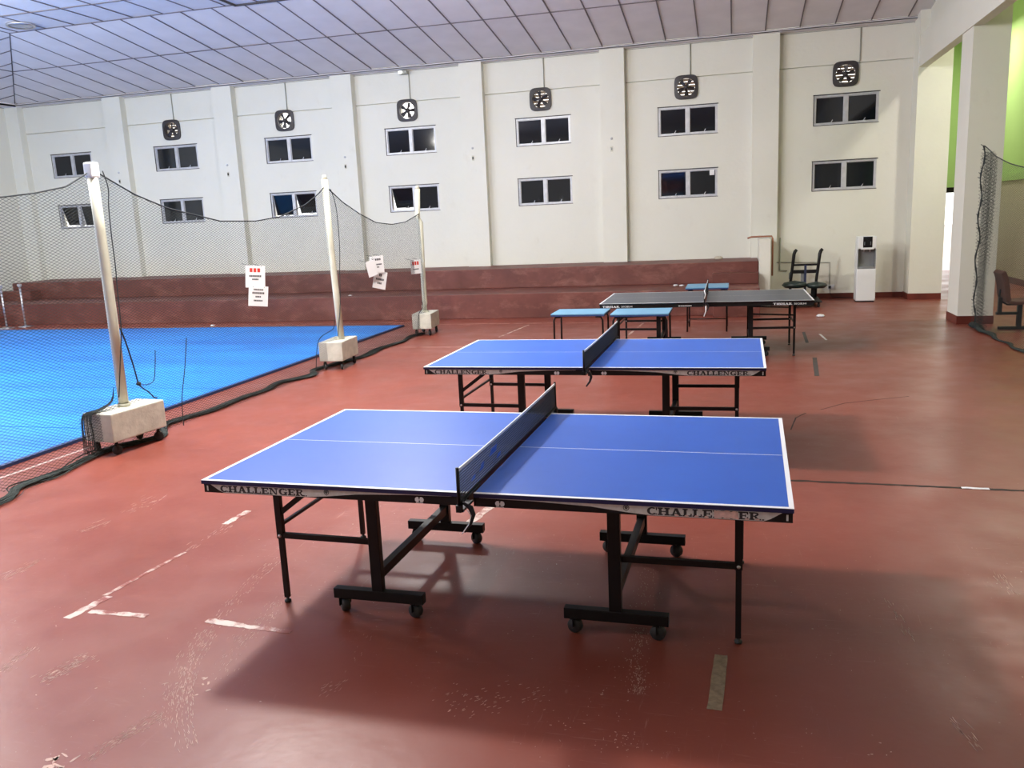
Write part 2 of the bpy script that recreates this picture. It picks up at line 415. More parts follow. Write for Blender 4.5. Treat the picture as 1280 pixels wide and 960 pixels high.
# backing boards just above the tiles (dark joints show between the tiles)
t = 0.03
xl0 = XL+0.0
def bq(ps): m.add([(x, y, z+t) for x, y, z in ps]+[(x, y, z+t+0.1) for x, y, z in ps], [(0, 1, 2, 3), (4, 5, 6, 7), (0, 1, 5, 4), (1, 2, 6, 5), (2, 3, 7, 6), (3, 0, 4, 7)])
XH = -18.12
bq([(XH+0.22, YS, ZS), (3.62, YS, ZS), (3.62, YF, ZF), (XH+A, YF, ZF)])
bq([(XH+0.22, YS, ZS), (XH+A, YF, ZF), (XH+A, YB, ZF), (XH+0.22, YB, ZS)])
bq([(XH+A, YF, ZF), (3.62, YF, ZF), (3.62, YB, ZF), (XH+A, YB, ZF)])
ceiling = struct(m.build('ceiling', MT['joint']))
def clip(poly, f):
    out = []
    for i in range(len(poly)):
        a, b = poly[i], poly[(i+1) % len(poly)]; fa, fb = f(a), f(b)
        if fa >= 0: out.append(a)
        if (fa >= 0) != (fb >= 0):
            k = fa/(fa-fb); out.append((a[0]+(b[0]-a[0])*k, a[1]+(b[1]-a[1])*k))
    return out
g = 0.012
tile_n = 0
def tile(x0, x1, y0, y1, zf, cond=None):
    global tile_n
    pl = [(x0+g, y0+1.6*g), (x1-g, y0+1.6*g), (x1-g, y1-1.6*g), (x0+g, y1-1.6*g)]
    if cond: pl = clip(pl, cond)
    if len(pl) < 3: return
    ar = abs(sum(pl[i][0]*pl[(i+1) % len(pl)][1]-pl[(i+1) % len(pl)][0]*pl[i][1] for i in range(len(pl))))/2
    if ar < 0.01: return
    n = len(pl); dz = random.uniform(-0.004, 0.004)
    vs = [(x, y, zf(x, y)+dz) for x, y in pl] + [(x, y, zf(x, y)+dz+0.02) for x, y in pl]
    fs = [tuple(range(n)), tuple(range(n, 2*n))] + [(i, (i+1) % n, n+(i+1) % n, n+i) for i in range(n)]
    MB().add(vs, fs).build('ceiling_tile', MT['ceil'], ceiling); tile_n += 1
zb = lambda x, y: zslope(YW-y)
zl = lambda x, y: zslope(x-XH)
hipB = lambda p: (p[0]-XH) - (YW-p[1])
hipL = lambda p: (YW-p[1]) - (p[0]-XH)
TX = 0.655; X0 = -9.94
k0 = math.floor((XH-X0)/TX)
for k in range(k0, 22):
    x0 = X0+TX*k; x1 = min(x0+TX, 3.60)
    if x0 > 3.5: break
    for (ya, yb) in ((16.36, YS), (YF, 16.36)): tile(x0, x1, ya, yb, zb, hipB if x0 < XH+A+0.1 else None)
for (xa, xb) in ((XH+0.22, XH+YW-16.36), (XH+YW-16.36, XH+A)):
    y1 = YS
    while y1 > 9.5:
        tile(xa, xb, y1-TX, y1, zl, hipL if y1 > YF-0.1 else None); y1 -= TX
yy = YF
xsf = [XH+A] + [-12.93+0.66*k for k in range(-1, 26) if -12.93+0.66*k > XH+A+0.1 and -12.93+0.66*k < 3.5] + [3.6]
for r in range(5):
    for a, b in zip(xsf[:-1], xsf[1:]): tile(a, b, yy-1.07, yy, lambda x, y: ZF)
    yy -= 1.07
# T-bar lattice carrying the boards
m = MB(); bw, bh = 0.021, 0.011
def tbar(p, q): m.bar(p, q, bw, bh)
for k in range(k0, 22):
    x = X0+TX*k
    if x > 3.5: break
    if x > XH+0.3:
        d = min(x-XH, A) if x < XH+A else A
        tbar((x, YW-0.22, zb(0, YW-0.22)-bh/2), (x, YW-d, zb(0, YW-d)-bh/2))
for y in (16.36, YF, YS+0.0): tbar((XH+(YW-y), y, zb(0, y)-bh/2), (3.5, y, zb(0, y)-bh/2))
for d in (YW-16.36, A): tbar((XH+d, YW-d, zslope(d)-bh/2), (XH+d, 9.3, zslope(d)-bh/2))
y = YS
while y > 9.5:
    d = YW-y
    if d < A: tbar((XH+0.24, y, zslope(0.24)-bh/2), (XH+d, y, zslope(d)-bh/2))
    else: tbar((XH+0.24, y, zslope(0.24)-bh/2), (XH+A, y, ZF-bh/2))
    y -= TX
for x in xsf[1:-1]: tbar((x, YF, ZF-bh/2), (x, YF-5*1.07, ZF-bh/2))
for r in range(1, 6): tbar((XH+A, YF-1.07*r, ZF-bh/2), (3.5, YF-1.07*r, ZF-bh/2))
m.build('ceiling_grid', MT['tbar'], ceiling)
# large plain boards over the near part of the hall (outside the picture)
n = 0
m = MB(); m.box(XH+A, 3.60, YB, yy-0.01, ZF, ZF+0.02); m.build('ceiling_board', MT['ceil'], ceiling)
m = MB(); y9 = y1
m.add([(XH+0.22, YB, ZS), (XH+A-g, YB, ZF), (XH+A-g, y9, ZF), (XH+0.22, y9, ZS)], [(0, 1, 2, 3)]); m.build('ceiling_board', MT['ceil'], ceiling)
# cornice strip between sloping boards and wall
m = MB(); m.box(XH+0.05, 3.6, YS-0.02, YW, ZW-0.015, ZW+0.01); m.box(XH+0.05, 3.6, YS-0.02, YS, ZW-0.01, ZS-0.014)
m.box(XL, XH+0.24, YB, YW, ZW-0.03, ZW+0.01); m.box(XH+0.22, XH+0.24, YB, YS, ZW-0.03, ZS+0.05)
struct(m.build('trim_2', MT['ceil']))
m = MB(); m.box(XH+0.05, 3.6, YW-0.012, YW, ZW-0.035, ZW-0.03); m.box(XL, XL+0.012, YB, YW, ZW-0.035, ZW-0.03)
m.bar((XH+0.24, YS-0.02, ZS), (XH+A, YF, ZF-0.003), 0.018, 0.012)
struct(m.build('trim_3', MT['joint']))
m = MB(); m.box(-8.80, 3.4, YF-0.02, YF+0.02, ZF-0.03, ZF+0.01); m.box(-8.80, -8.76, 9.0, YF-0.02, ZF-0.03, ZF+0.01)
struct(m.build('trim_4', MT['joint']))
# ceiling lamps
def ceiling_lamp(x, y, label, glass, r=0.25, drop=0.0):
    t = thing('ceiling_lamp', label, 'ceiling lamp', (x, y, ZF-0.002-drop), group='round ceiling lamps')
    MB().lathe([(r*0.86, 0.0), (r, -0.012), (r*1.02, -0.035), (r*0.96, -0.05), (r*0.84, -0.04)], n=28).build('rim', MT['chrome'], t)
    MB().lathe([(0.0005, -0.018), (r*0.5, -0.024), (r*0.86, -0.034)], n=24).build('diffuser', glass, t)
    return t
ceiling_lamp(-13.07, 13.93, 'round recessed ceiling lamp in top left corner of the hall', MT['lampglass'])
for lx, ly, lz, lp, where in LAMPS:
    pt = thing('added_pendant', 'unseen lamp on an added low pendant above the ' + where, 'lamp', (lx, ly, ZF-0.002), group='unseen lamps on added low pendants')  # lamps out of view; low pendant form added so they light the ceiling
    d = ZF-lz-0.42
    MB().tube([(0, 0, 0), (0, 0, -d)], 0.012, 6).build('stem', MT['black'], pt)
    MB().lathe([(0.0005, -d), (0.09, -d-0.005), (0.09, -d-0.07), (0.0005, -d-0.08)], n=20).build('ballast', MT['alu'], pt)

# ------------------------------------------------------------------ windows
def window(i, row, opened, label_extra=''):
    x, z = WX[i], WZ[row]
    t = thing('window_%d' % (i*2+row+1), None, None, (x, YW+0.05, z)); struct(t)
    hw, hh = WWID/2, WHEI/2; f = 0.036
    m = MB(); m.box(-hw, hw, -0.04, 0.05, hh-f, hh); m.box(-hw, hw, -0.04, 0.05, -hh, -hh+f)
    m.box(-hw, -hw+f, -0.04, 0.05, -hh+f, hh-f); m.box(hw-f, hw, -0.04, 0.05, -hh+f, hh-f); m.box(-0.04, 0.04, -0.04, 0.05, -hh+f, hh-f)
    m.build('window_frame', MT['alu'], t)
    m = MB(); m.box(-hw-0.02, hw+0.02, -0.062, -0.04, hh, hh+0.016); m.box(-hw-0.012, -hw, -0.056, -0.04, -hh-0.01, hh); m.box(-hw-0.012, hw+0.012, -0.056, -0.04, -hh-0.012, -hh); m.build('drip_moulding', MT['fan'], t)
    for s in (-1, 1):
        x0, x1 = (-hw+f, -0.04) if s < 0 else (0.04, hw-f)
        ang = opened[0 if s < 0 else 1]
        H = 2*hh-2*f; b = 0.012
        sash = MB(); sash.box(x0, x1, -0.012, 0.012, -b, 0); sash.box(x0, x1, -0.012, 0.012, -H, -H+b)
        sash.box(x0, x0+b, -0.012, 0.012, -H+b, -b); sash.box(x1-b, x1, -0.012, 0.012, -H+b, -b)
        so = sash.build('sash', MT['alu'], t, loc=(0, 0, hh-f)); so.rotation_euler.x = math.radians(ang)
        MB().box(x0+b, x1-b, -0.003, 0.003, -H+b, -b).build('pane', MT['glass'], so)
        la = MB(); xc = (x0+x1)/2+0.03; la.box(xc-0.05, xc+0.05, -0.035, -0.012, -H-0.004, -H+0.012); la.bar((xc, -0.03, -H+0.01), (xc+0.03, -0.035, -H+0.06), 0.01, 0.01)
        la.build('latch', MT['alu'], so)
OPEN = {(0, 1): (22, 12), (2, 1): (14, 24), (3, 1): (26, 0), (5, 1): (6, 0)}
for i in range(7):
    for row in (0, 1): window(i, row, OPEN.get((i, row), (0, 0)))
m = MB(); m.box(-0.05, 0.05, 0, 0.01, -0.055, 0.055); tag(m.build('paper_note', MT['paper'], loc=(WX[5]+0.50, YW-0.012, WZ[1]+0.20)), 'small square white paper stuck in corner of a lower window', 'paper')

# ------------------------------------------------------------------ wall fans
def fan_parts(t, slats, rot):
    n = 48; m = MB(); o = []; inn = []
    for k in range(n):
        a = 2*PI*k/n; c, s = math.cos(a), math.sin(a)
        q = (abs(c)**4.5+abs(s)**4.5)**(-1/4.5)
        o.append((0.242*q*c, 0.242*q*s)); inn.append((0.186*c, 0.186*s))
    vs = [(x, -0.04, z) for x, z in o]+[(x, -0.05, z) for x, z in inn]+[(x, 0.0, z) for x, z in o]+[(x, 0.06, z) for x, z in inn]
    fs = []
    for k in range(n):
        j = (k+1) % n
        fs += [(k, j, n+j, n+k), (k, 2*n+k, 2*n+j, j), (n+k, n+j, 3*n+j, 3*n+k)]
    m.add(vs, fs); m.build('fan_frame', MT['fan'], t)
    m = MB(); m.lathe([(0.0005, -0.055), (0.035, -0.052), (0.05, -0.03), (0.05, 0.05), (0.0005, 0.055)], n=16, axis='y'); m.build('motor_hub', MT['fan'], t)
    for k in range(5):
        a = 2*PI*k/5+rot; m = MB()
        ca, sa = math.cos(a), math.sin(a); pts = []
        for r, w0, w1, dy in ((0.045, -0.02, 0.02, 0.01), (0.11, -0.038, 0.030, 0.018), (0.17, -0.050, 0.036, 0.022)):
            for ww, yy in ((w0, -dy), (w1, dy)):
                pts.append((r*ca-ww*sa, yy, r*sa+ww*ca))
        vs = pts+[(x, y+0.004, z) for x, y, z in pts]
        m.add(vs, [(0, 1, 3, 2), (2, 3, 5, 4), (6, 8, 9, 7), (8, 10, 11, 9), (0, 2, 8, 6), (2, 4, 10, 8), (1, 7, 9, 3), (3, 9, 11, 5), (4, 5, 11, 10), (0, 6, 7, 1)])
        m.build('fan_blade', MT['fan'], t)
    for a in (PI/4, 3*PI/4, 5*PI/4, 7*PI/4):
        m = MB(); m.bar((0.04*math.cos(a), -0.042, 0.04*math.sin(a)), (0.19*math.cos(a), -0.045, 0.19*math.sin(a)), 0.012, 0.012); m.build('guard_arm', MT['fan'], t)
    if slats:
        for k in range(6):
            z = -0.16+k*0.064
            m = MB(); m.bar((-0.194, 0.13, z), (0.194, 0.13, z), 0.052, 0.006, up=(0, 0.9, 0.43)); m.build('louvre_slat', MT['slat'], t)
order = ['above the leftmost pair of wall fans windows', '', '', '', '', '']
flabels = ['leftmost dark louvred wall fan, right of the hall corner', 'dark wall fan with bare pale openings, second from left',
           'wall fan glowing bright white with no louvres behind its blades', 'dark louvred wall fan above the fourth-right column of windows, near hall middle',
           'dark louvred wall fan second from the right', 'rightmost and largest-looking dark louvred wall fan beside the corner pillar']
flabels[3] = 'dark louvred wall fan immediately right of the bright white fan'
for i in range(6):
    x = WX[i+1]-0.03
    t = thing('exhaust_fan', flabels[i], 'wall fan', (x, YW, FZ), group='exhaust fans along the back wall')
    fan_parts(t, i not in (1, 2), 0.3+0.5*i)
    cx = x + (0.09 if i < 5 else 0.22)
    pts = [(cx, YW-0.015, FZ+0.22), (cx, YW-0.015, ZW-0.03)] if i < 5 else [(x+0.19, YW-0.015, FZ+0.20), (x+0.245, YW-0.015, FZ+0.20), (x+0.26, YW-0.015, FZ+0.24), (x+0.26, YW-0.015, ZW-0.03)]
    tag(MB().tube(pts, 0.011, 8).build('conduit', MT['pvc']), 'thin grey conduit dropping from ceiling to ' + ['the leftmost wall fan', 'the second wall fan from left', 'the bright white wall fan', 'the fan just right of the bright one', 'the second wall fan from right', 'the rightmost wall fan, bent at its foot'][i], 'conduit', 'conduits above the fans')
m = MB(); m.box(-0.10, 0.10, -0.06, 0.06, -0.04, 0.03)
t = thing('spotlight', 'small box spotlight at ceiling edge above the bright fan', 'light', (WX[3]-0.02, YW-0.13, ZW-0.075))
m.build('housing', MT['pvc'], t); MB().box(-0.09, -0.01, -0.075, -0.061, -0.03, 0.015).build('lens', MT['lit'], t)

# small bolts and sockets on the pilasters
names = ['leftmost', 'second', 'third', 'fourth', 'fifth']
for k in range(5):
    xr = -14.783+P*k-0.29 + (0.0 if k else 0.0)
    t = thing('wall_anchor', 'small bolt and black slot bracket on the %s windowed pilaster from left' % names[k], 'bracket', (xr, YW-0.19, 3.42), group='anchors on the pilasters')
    MB().lathe([(0.0005, -0.02), (0.022, -0.018), (0.026, 0.0)], (0, 0, 0.11), 12, axis='y').build('bolt', MT['alu'], t)
    m = MB(); m.box(-0.026, 0.026, -0.006, 0, -0.16, -0.05); m.build('plate', MT['pole'], t)
    MB().box(-0.016, 0.016, -0.02, -0.006, -0.135, -0.075).build('slot', MT['gloss'], t)

# ------------------------------------------------------------------ seating tiers
m = MB(); m.box(-18.05, 0.43, 16.02, YW, 0, 0.49); m.box(-17.75, 0.43, 17.38, YW, 0.49, 0.905)
m.box(-18.0, -16.9, 17.05, 17.38, 0.49, 0.72); m.box(-0.45, 0.43, 17.05, 17.38, 0.49, 0.70)
m.box(-17.3, -16.75, 15.80, 16.02, 0, 0.25); m.box(-0.40, 0.43, 15.72, 16.02, 0, 0.22)
m.box(-18.3, -18.05, 16.02, YW, 0, 0.22)
struct(m.build('seating_tier', MT['tier'], bevel=0.012))
struct(MB().box(0.44, 0.66, 17.35, YW, 0, 1.33).build('partition', MT['wall'], bevel=0.01))
tag(MB().tube([(0.22, 17.5, 1.35), (0.30, 17.5, 1.375), (0.45, 17.5, 1.375), (0.68, 17.5, 1.375), (0.70, 17.5, 1.33), (0.70, 17.5, 0.6)], 0.018, 8).build('water_pipe', MT['copper']), 'copper coloured pipe bent over the white post beside the tiers', 'pipe')
m = MB(); m.tube([(0.90, YW-0.012, 1.30), (0.90, YW-0.012, 0.62), (1.05, YW-0.012, 0.60)], 0.014, 6); tag(m.build('conduit', MT['pvc']), 'grey vertical pipe on the wall right of the white post', 'conduit')
m = MB(); m.tube([(0.72, YW-0.01, 0.79), (1.90, YW-0.01, 0.75), (1.90, YW-0.01, 0.25)], 0.009, 6); tag(m.build('conduit', MT['pvc']), 'thin conduit running behind the trolley down to the wall socket', 'conduit')
t = thing('wall_socket', 'white wall socket with black plug left of the water dispenser', 'socket', (1.93, YW-0.006, 0.24))
MB().box(-0.07, 0.07, -0.012, 0.006, -0.05, 0.05).build('face_plate', MT['whitepl'], t)
MB().box(-0.05, 0.0, -0.055, -0.012, -0.03, 0.025).build('plug', MT['rubber'], t)
MB().tube([(-0.03, -0.05, -0.02), (-0.02, -0.06, -0.12), (0.02, -0.04, -0.2), (0.25, -0.05, -0.225), (0.55, -0.20, -0.232)], 0.006, 6).build('cord', MT['rubber'], t)

# rubbish bits on the tiers
for i, (x, y, z, s, l) in enumerate([(-1.15, 16.9, 0.49, 0.05, 'crumpled white scrap on the lower tier behind the slate table, left one'), (-1.03, 16.85, 0.49, 0.045, 'crumpled white scrap on the lower tier behind the slate table, right one'),
                                     (-7.9, 16.3, 0.49, 0.04, 'small white scrap on lower tier between the second and third net poles'), (-10.7, 15.4, 0, 0.05, 'small pale scrap on the floor beyond the blue mat'),
                                     (1.45, 15.6, 0, 0.07, 'white paper scrap on the floor below the trolley'), (-0.35, 18.4, 0.905, 0.10, 'dull lump of cloth on the topmost tier near its right end')]):
    m = MB(); prof = [(0.001, 0.0), (s*0.8, 0.002), (s, s*0.3), (s*0.6, s*0.6), (0.001, s*0.65)]
    m.lathe(prof, n=9); m.v = [(a*random.uniform(0.8, 1.3), b*random.uniform(0.6, 1.2), c) for a, b, c in m.v]
    tag(m.build('paper_scrap' if i < 5 else 'cloth_lump', MT['paper'] if i < 5 else MT['wall_low'], loc=(x, y, z)), l, 'scrap')

# ------------------------------------------------------------------ blue mat: separate rolled strips side by side
cols = [(-6.22-3.0*k, -6.22-3.0*(k+1)) for k in range(4)]
cols[3] = (cols[3][0], -18.2)
root = thing('sports_mat', 'large bright blue foam mat covering the netted left court', 'mat', (-12, 10, 0))
for (xa, xb) in cols:
    y = 14.93
    while y > 2.0:
        m = MB(); x0, x1 = xb+0.004, xa-0.004; y0, y1 = y-2.0+0.004, y-0.004
        m.box(x0+12, x1+12, y0-10, y1-10, 0.0, 0.028+random.uniform(0, 0.003)); m.build('mat_tile', MT['matm'], root, bevel=0.004)
        y -= 2.0
m = MB(); m.box(-6.22+12, -6.17+12, 0.93-10, 14.97-10, 0, 0.03); m.box(-18.2+12, -6.17+12, 14.93-10, 14.97-10, 0, 0.03)
m.build('edge_strip', MT['mat_edge'], root)

# ------------------------------------------------------------------ floor markings (thin paint and tape)
def strip(pts, w, mt, label, cat, name, h=0.0015, jag=0.0, seg=1):
    m = MB(); vs = []; P_ = []
    for a, b in zip(pts[:-1], pts[1:]):
        n = max(1, seg)
        for i in range(n): P_.append((a[0]+(b[0]-a[0])*i/n, a[1]+(b[1]-a[1])*i/n))
    P_.append(pts[-1])
    for i, p in enumerate(P_):
        q = P_[min(i+1, len(P_)-1)]; r = P_[max(i-1, 0)]; d = Vector((q[0]-r[0], q[1]-r[1])).normalized(); nn = Vector((-d.y, d.x))
        a = w/2*(1+random.uniform(-jag, jag)); b = w/2*(1+random.uniform(-jag, jag))
        vs += [(p[0]+nn.x*a, p[1]+nn.y*a, h), (p[0]-nn.x*b, p[1]-nn.y*b, h)]
    fs = [(2*i, 2*i+1, 2*i+3, 2*i+2) for i in range(len(P_)-1)]
    n = len(vs); vs += [(x, y, 0.0002) for x, y, z in vs]; fs2 = [tuple(i+n for i in f) for f in fs]
    side = [(2*i, 2*i+2, 2*i+2+n, 2*i+n) for i in range(len(P_)-1)]+[(2*i+1, 2*i+3, 2*i+3+n, 2*i+1+n) for i in range(len(P_)-1)]+[(0, 1, 1+n, n), (n-2, n-1, 2*n-1, 2*n-2)]
    m.add(vs, fs+fs2+side); o = m.build(name, mt)
    if cat: tag(o, label, cat)
    else: struct(o)
    return o
strip([(-0.07, 3.08), (-0.052, 3.51)], 0.058, MT['tape'], 'worn grey brown tape strip on the floor below the front table', 'tape', 'floor_tape', 0.002, 0.06, 8)
strip([(0.915, 10.07), (0.995, 11.33)], 0.055, MT['tape_dark'], 'dark tape strip on the floor right of the slate table legs', 'tape', 'floor_tape', 0.002, 0.05, 6)
strip([(1.00, 12.6), (1.03, 13.7)], 0.045, MT['tape_dark'], 'faint dark tape strip farther back, beside the slate table', 'tape', 'floor_tape', 0.002, 0.05, 6)
strip([(1.285, 12.85), (1.25, 13.45)], 0.03, MT['paper'], 'pale scrap of tape lying on the floor right of the slate table', 'tape', 'floor_tape', 0.003, 0.2, 4)
strip([(0.3, 6.085), (1.2, 6.06), (2.1, 6.02), (3.36, 5.97)], 0.034, MT['joint_black'], None, None, 'floor_joint', 0.0015, 0.35, 18)
strip([(1.50, 6.05), (1.67, 6.045)], 0.035, MT['paper'], 'white patch of paint on the black floor joint right of the front table', 'paint', 'paint_patch', 0.0028, 0.3, 5)
strip([(0.48, 7.55), (0.55, 8.0), (0.65, 8.2)], 0.012, MT['joint_black'], None, None, 'floor_crack', 0.0012, 0.5, 6)
strip([(0.80, 8.35), (1.05, 8.65), (1.4, 8.85), (1.7, 9.0)], 0.007, MT['joint_black'], None, None, 'floor_crack', 0.0012, 0.5, 6)
for pts, w, mt in [([(-3.36, 3.30), (-3.33, 3.57)], 0.05, MT['fade']), ([(-3.36, 3.57), (-3.30, 4.2)], 0.03, MT['fade']), ([(-3.33, 4.68), (-3.32, 4.95)], 0.05, MT['fade']),
                   ([(-3.30, 3.39), (-2.95, 3.40)], 0.04, MT['fade']), ([(-2.60, 3.41), (-2.38, 3.385)], 0.045, MT['fade']), ([(-2.38, 3.385), (-2.1, 3.37)], 0.035, MT['fade']),
                   ([(-1.70, 4.80), (-1.60, 5.40)], 0.06, MT['fade']),
                   ([(-3.84, 13.4), (-3.70, 15.0)], 0.04, MT['fade']), ([(-1.70, 13.3), (-1.60, 15.0)], 0.04, MT['fade']),
                   ([(-7.7, 12.42), (-3.6, 12.35)], 0.02, MT['line']), ([(-17, 15.35), (0.3, 15.15)], 0.025, MT['line']), ([(-6.02, 4.3), (-5.90, 6.35)], 0.035, MT['court']),
                   ([(-12, 15.6), (-6, 15.5)], 0.02, MT['line'])]:
    strip(pts, w, mt, None, None, 'court_line', 0.0015, 0.25, 14)

# scraped scuffs and chipped paint on the near floor: thin flecks, too small to pick apart
random.seed(17)
m = MB()
def fleck(x, y, a, l, w_):
    c, s_ = math.cos(a), math.sin(a); q = []
    for u, v in ((-1, -0.6), (-0.2, -1), (0.8, -0.5), (1, 0.4), (0.1, 1), (-0.8, 0.6)):
        u *= l/2*random.uniform(0.7, 1.2); v *= w_/2*random.uniform(0.6, 1.3); q.append((x+u*c-v*s_, y+u*s_+v*c))
    n = len(q); m.add([(a_, b_, 0.0002) for a_, b_ in q]+[(a_, b_, 0.0009) for a_, b_ in q], [tuple(range(n, 2*n))]+[(i, (i+1) % n, n+(i+1) % n, n+i) for i in range(n)])
def scratch(pts, n, spread, l=(0.02, 0.07), w_=(0.0015, 0.004), parallel=1):
    for _ in range(n):
        i = random.randrange(len(pts)-1); u = random.random(); a, b = pts[i], pts[i+1]
        d = Vector((b[0]-a[0], b[1]-a[1])); ang = math.atan2(d.y, d.x)+random.gauss(0, 0.10)
        off = (random.randrange(parallel)-(parallel-1)/2)*(spread/max(1, parallel))+random.gauss(0, 0.004) if parallel > 1 else random.gauss(0, spread)
        nn = Vector((-d.y, d.x)).normalized()
        fleck(a[0]+d.x*u+nn.x*off, a[1]+d.y*u+nn.y*off, ang, random.uniform(*l), random.uniform(*w_))
scratch([(-2.652, 4.214), (-2.635, 3.927), (-2.578, 3.600), (-2.510, 3.301), (-2.415, 3.025), (-2.300, 2.796), (-2.152, 2.587), (-2.026, 2.453)], 300, 0.09, (0.012, 0.04), (0.001, 0.0026), parallel=5)
scratch([(-2.53, 3.30), (-2.44, 3.02), (-2.32, 2.79), (-2.17, 2.58)], 260, 0.14, (0.010, 0.03), (0.001, 0.0025), parallel=7)
scratch([(-2.284, 2.636), (-2.314, 2.518), (-2.346, 2.442), (-2.349, 2.316)], 120, 0.02, (0.008, 0.03), (0.001, 0.003))
scratch([(-2.350, 3.784), (-2.305, 3.464), (-2.287, 3.220), (-2.211, 2.910)], 160, 0.03, (0.008, 0.03), (0.001, 0.0025))
scratch([(-1.681, 3.445), (-1.642, 3.014), (-1.687, 2.879)], 40, 0.03, (0.008, 0.025), (0.001, 0.002))
scratch([(-3.007, 2.751), (-2.936, 2.990)], 110, 0.035, (0.01, 0.03), (0.002, 0.005))
scratch([(-3.265, 2.786), (-3.296, 3.003)], 70, 0.03, (0.01, 0.03))
scratch([(-4.158, 3.652), (-4.156, 3.947)], 50, 0.03)
scratch([(-4.267, 4.406), (-4.210, 4.643)], 30, 0.03); scratch([(-4.210, 4.806), (-4.211, 5.160)], 40, 0.05)
scratch([(-3.30, 4.2), (-3.31, 4.9)], 40, 0.02)
scratch([(-0.431, 3.701), (-0.395, 3.30), (-0.379, 3.134)], 260, 0.022, (0.004, 0.014), (0.0015, 0.004))
scratch([(-0.45, 4.4), (-0.43, 3.75)], 90, 0.03, (0.004, 0.014), (0.0015, 0.004))
scratch([(0.741, 4.196), (0.778, 3.795)], 22, 0.01); scratch([(0.804, 3.177), (0.860, 3.014)], 20, 0.015); scratch([(1.337, 4.627), (1.342, 4.339)], 24, 0.015)
scratch([(-1.000, 2.947), (-0.768, 3.111)], 40, 0.06, (0.006, 0.02)); scratch([(-1.112, 2.869), (-1.018, 3.004)], 40, 0.05, (0.006, 0.02))
for x, y, r, n, sz in [(-2.31, 2.87, 0.05, 14, 0.02), (-2.47, 2.28, 0.03, 10, 0.035), (-0.52, 3.11, 0.012, 3, 0.012), (-0.61, 2.88, 0.03, 8, 0.008), (-0.41, 2.81, 0.04, 36, 0.006), (-0.44, 3.35, 0.05, 14, 0.006),
                       (0.51, 2.92, 0.02, 5, 0.01), (1.2, 3.4, 0.3, 16, 0.006), (0.6, 4.6, 0.2, 10, 0.006), (-1.6, 5.6, 0.3, 12, 0.008), (-3.2, 3.1, 0.5, 18, 0.008), (-0.6, 3.0, 0.3, 30, 0.005), (0.3, 2.7, 0.4, 20, 0.005)]:
    for _ in range(n): fleck(random.gauss(x, r), random.gauss(y, r), random.uniform(0, PI), sz*random.uniform(0.5, 1.5), sz*random.uniform(0.3, 0.8))
sc_ = m.build('floor_scuffs', MT['scuff'], bpy.data.objects['floor']); sc_['kind'] = 'stuff'

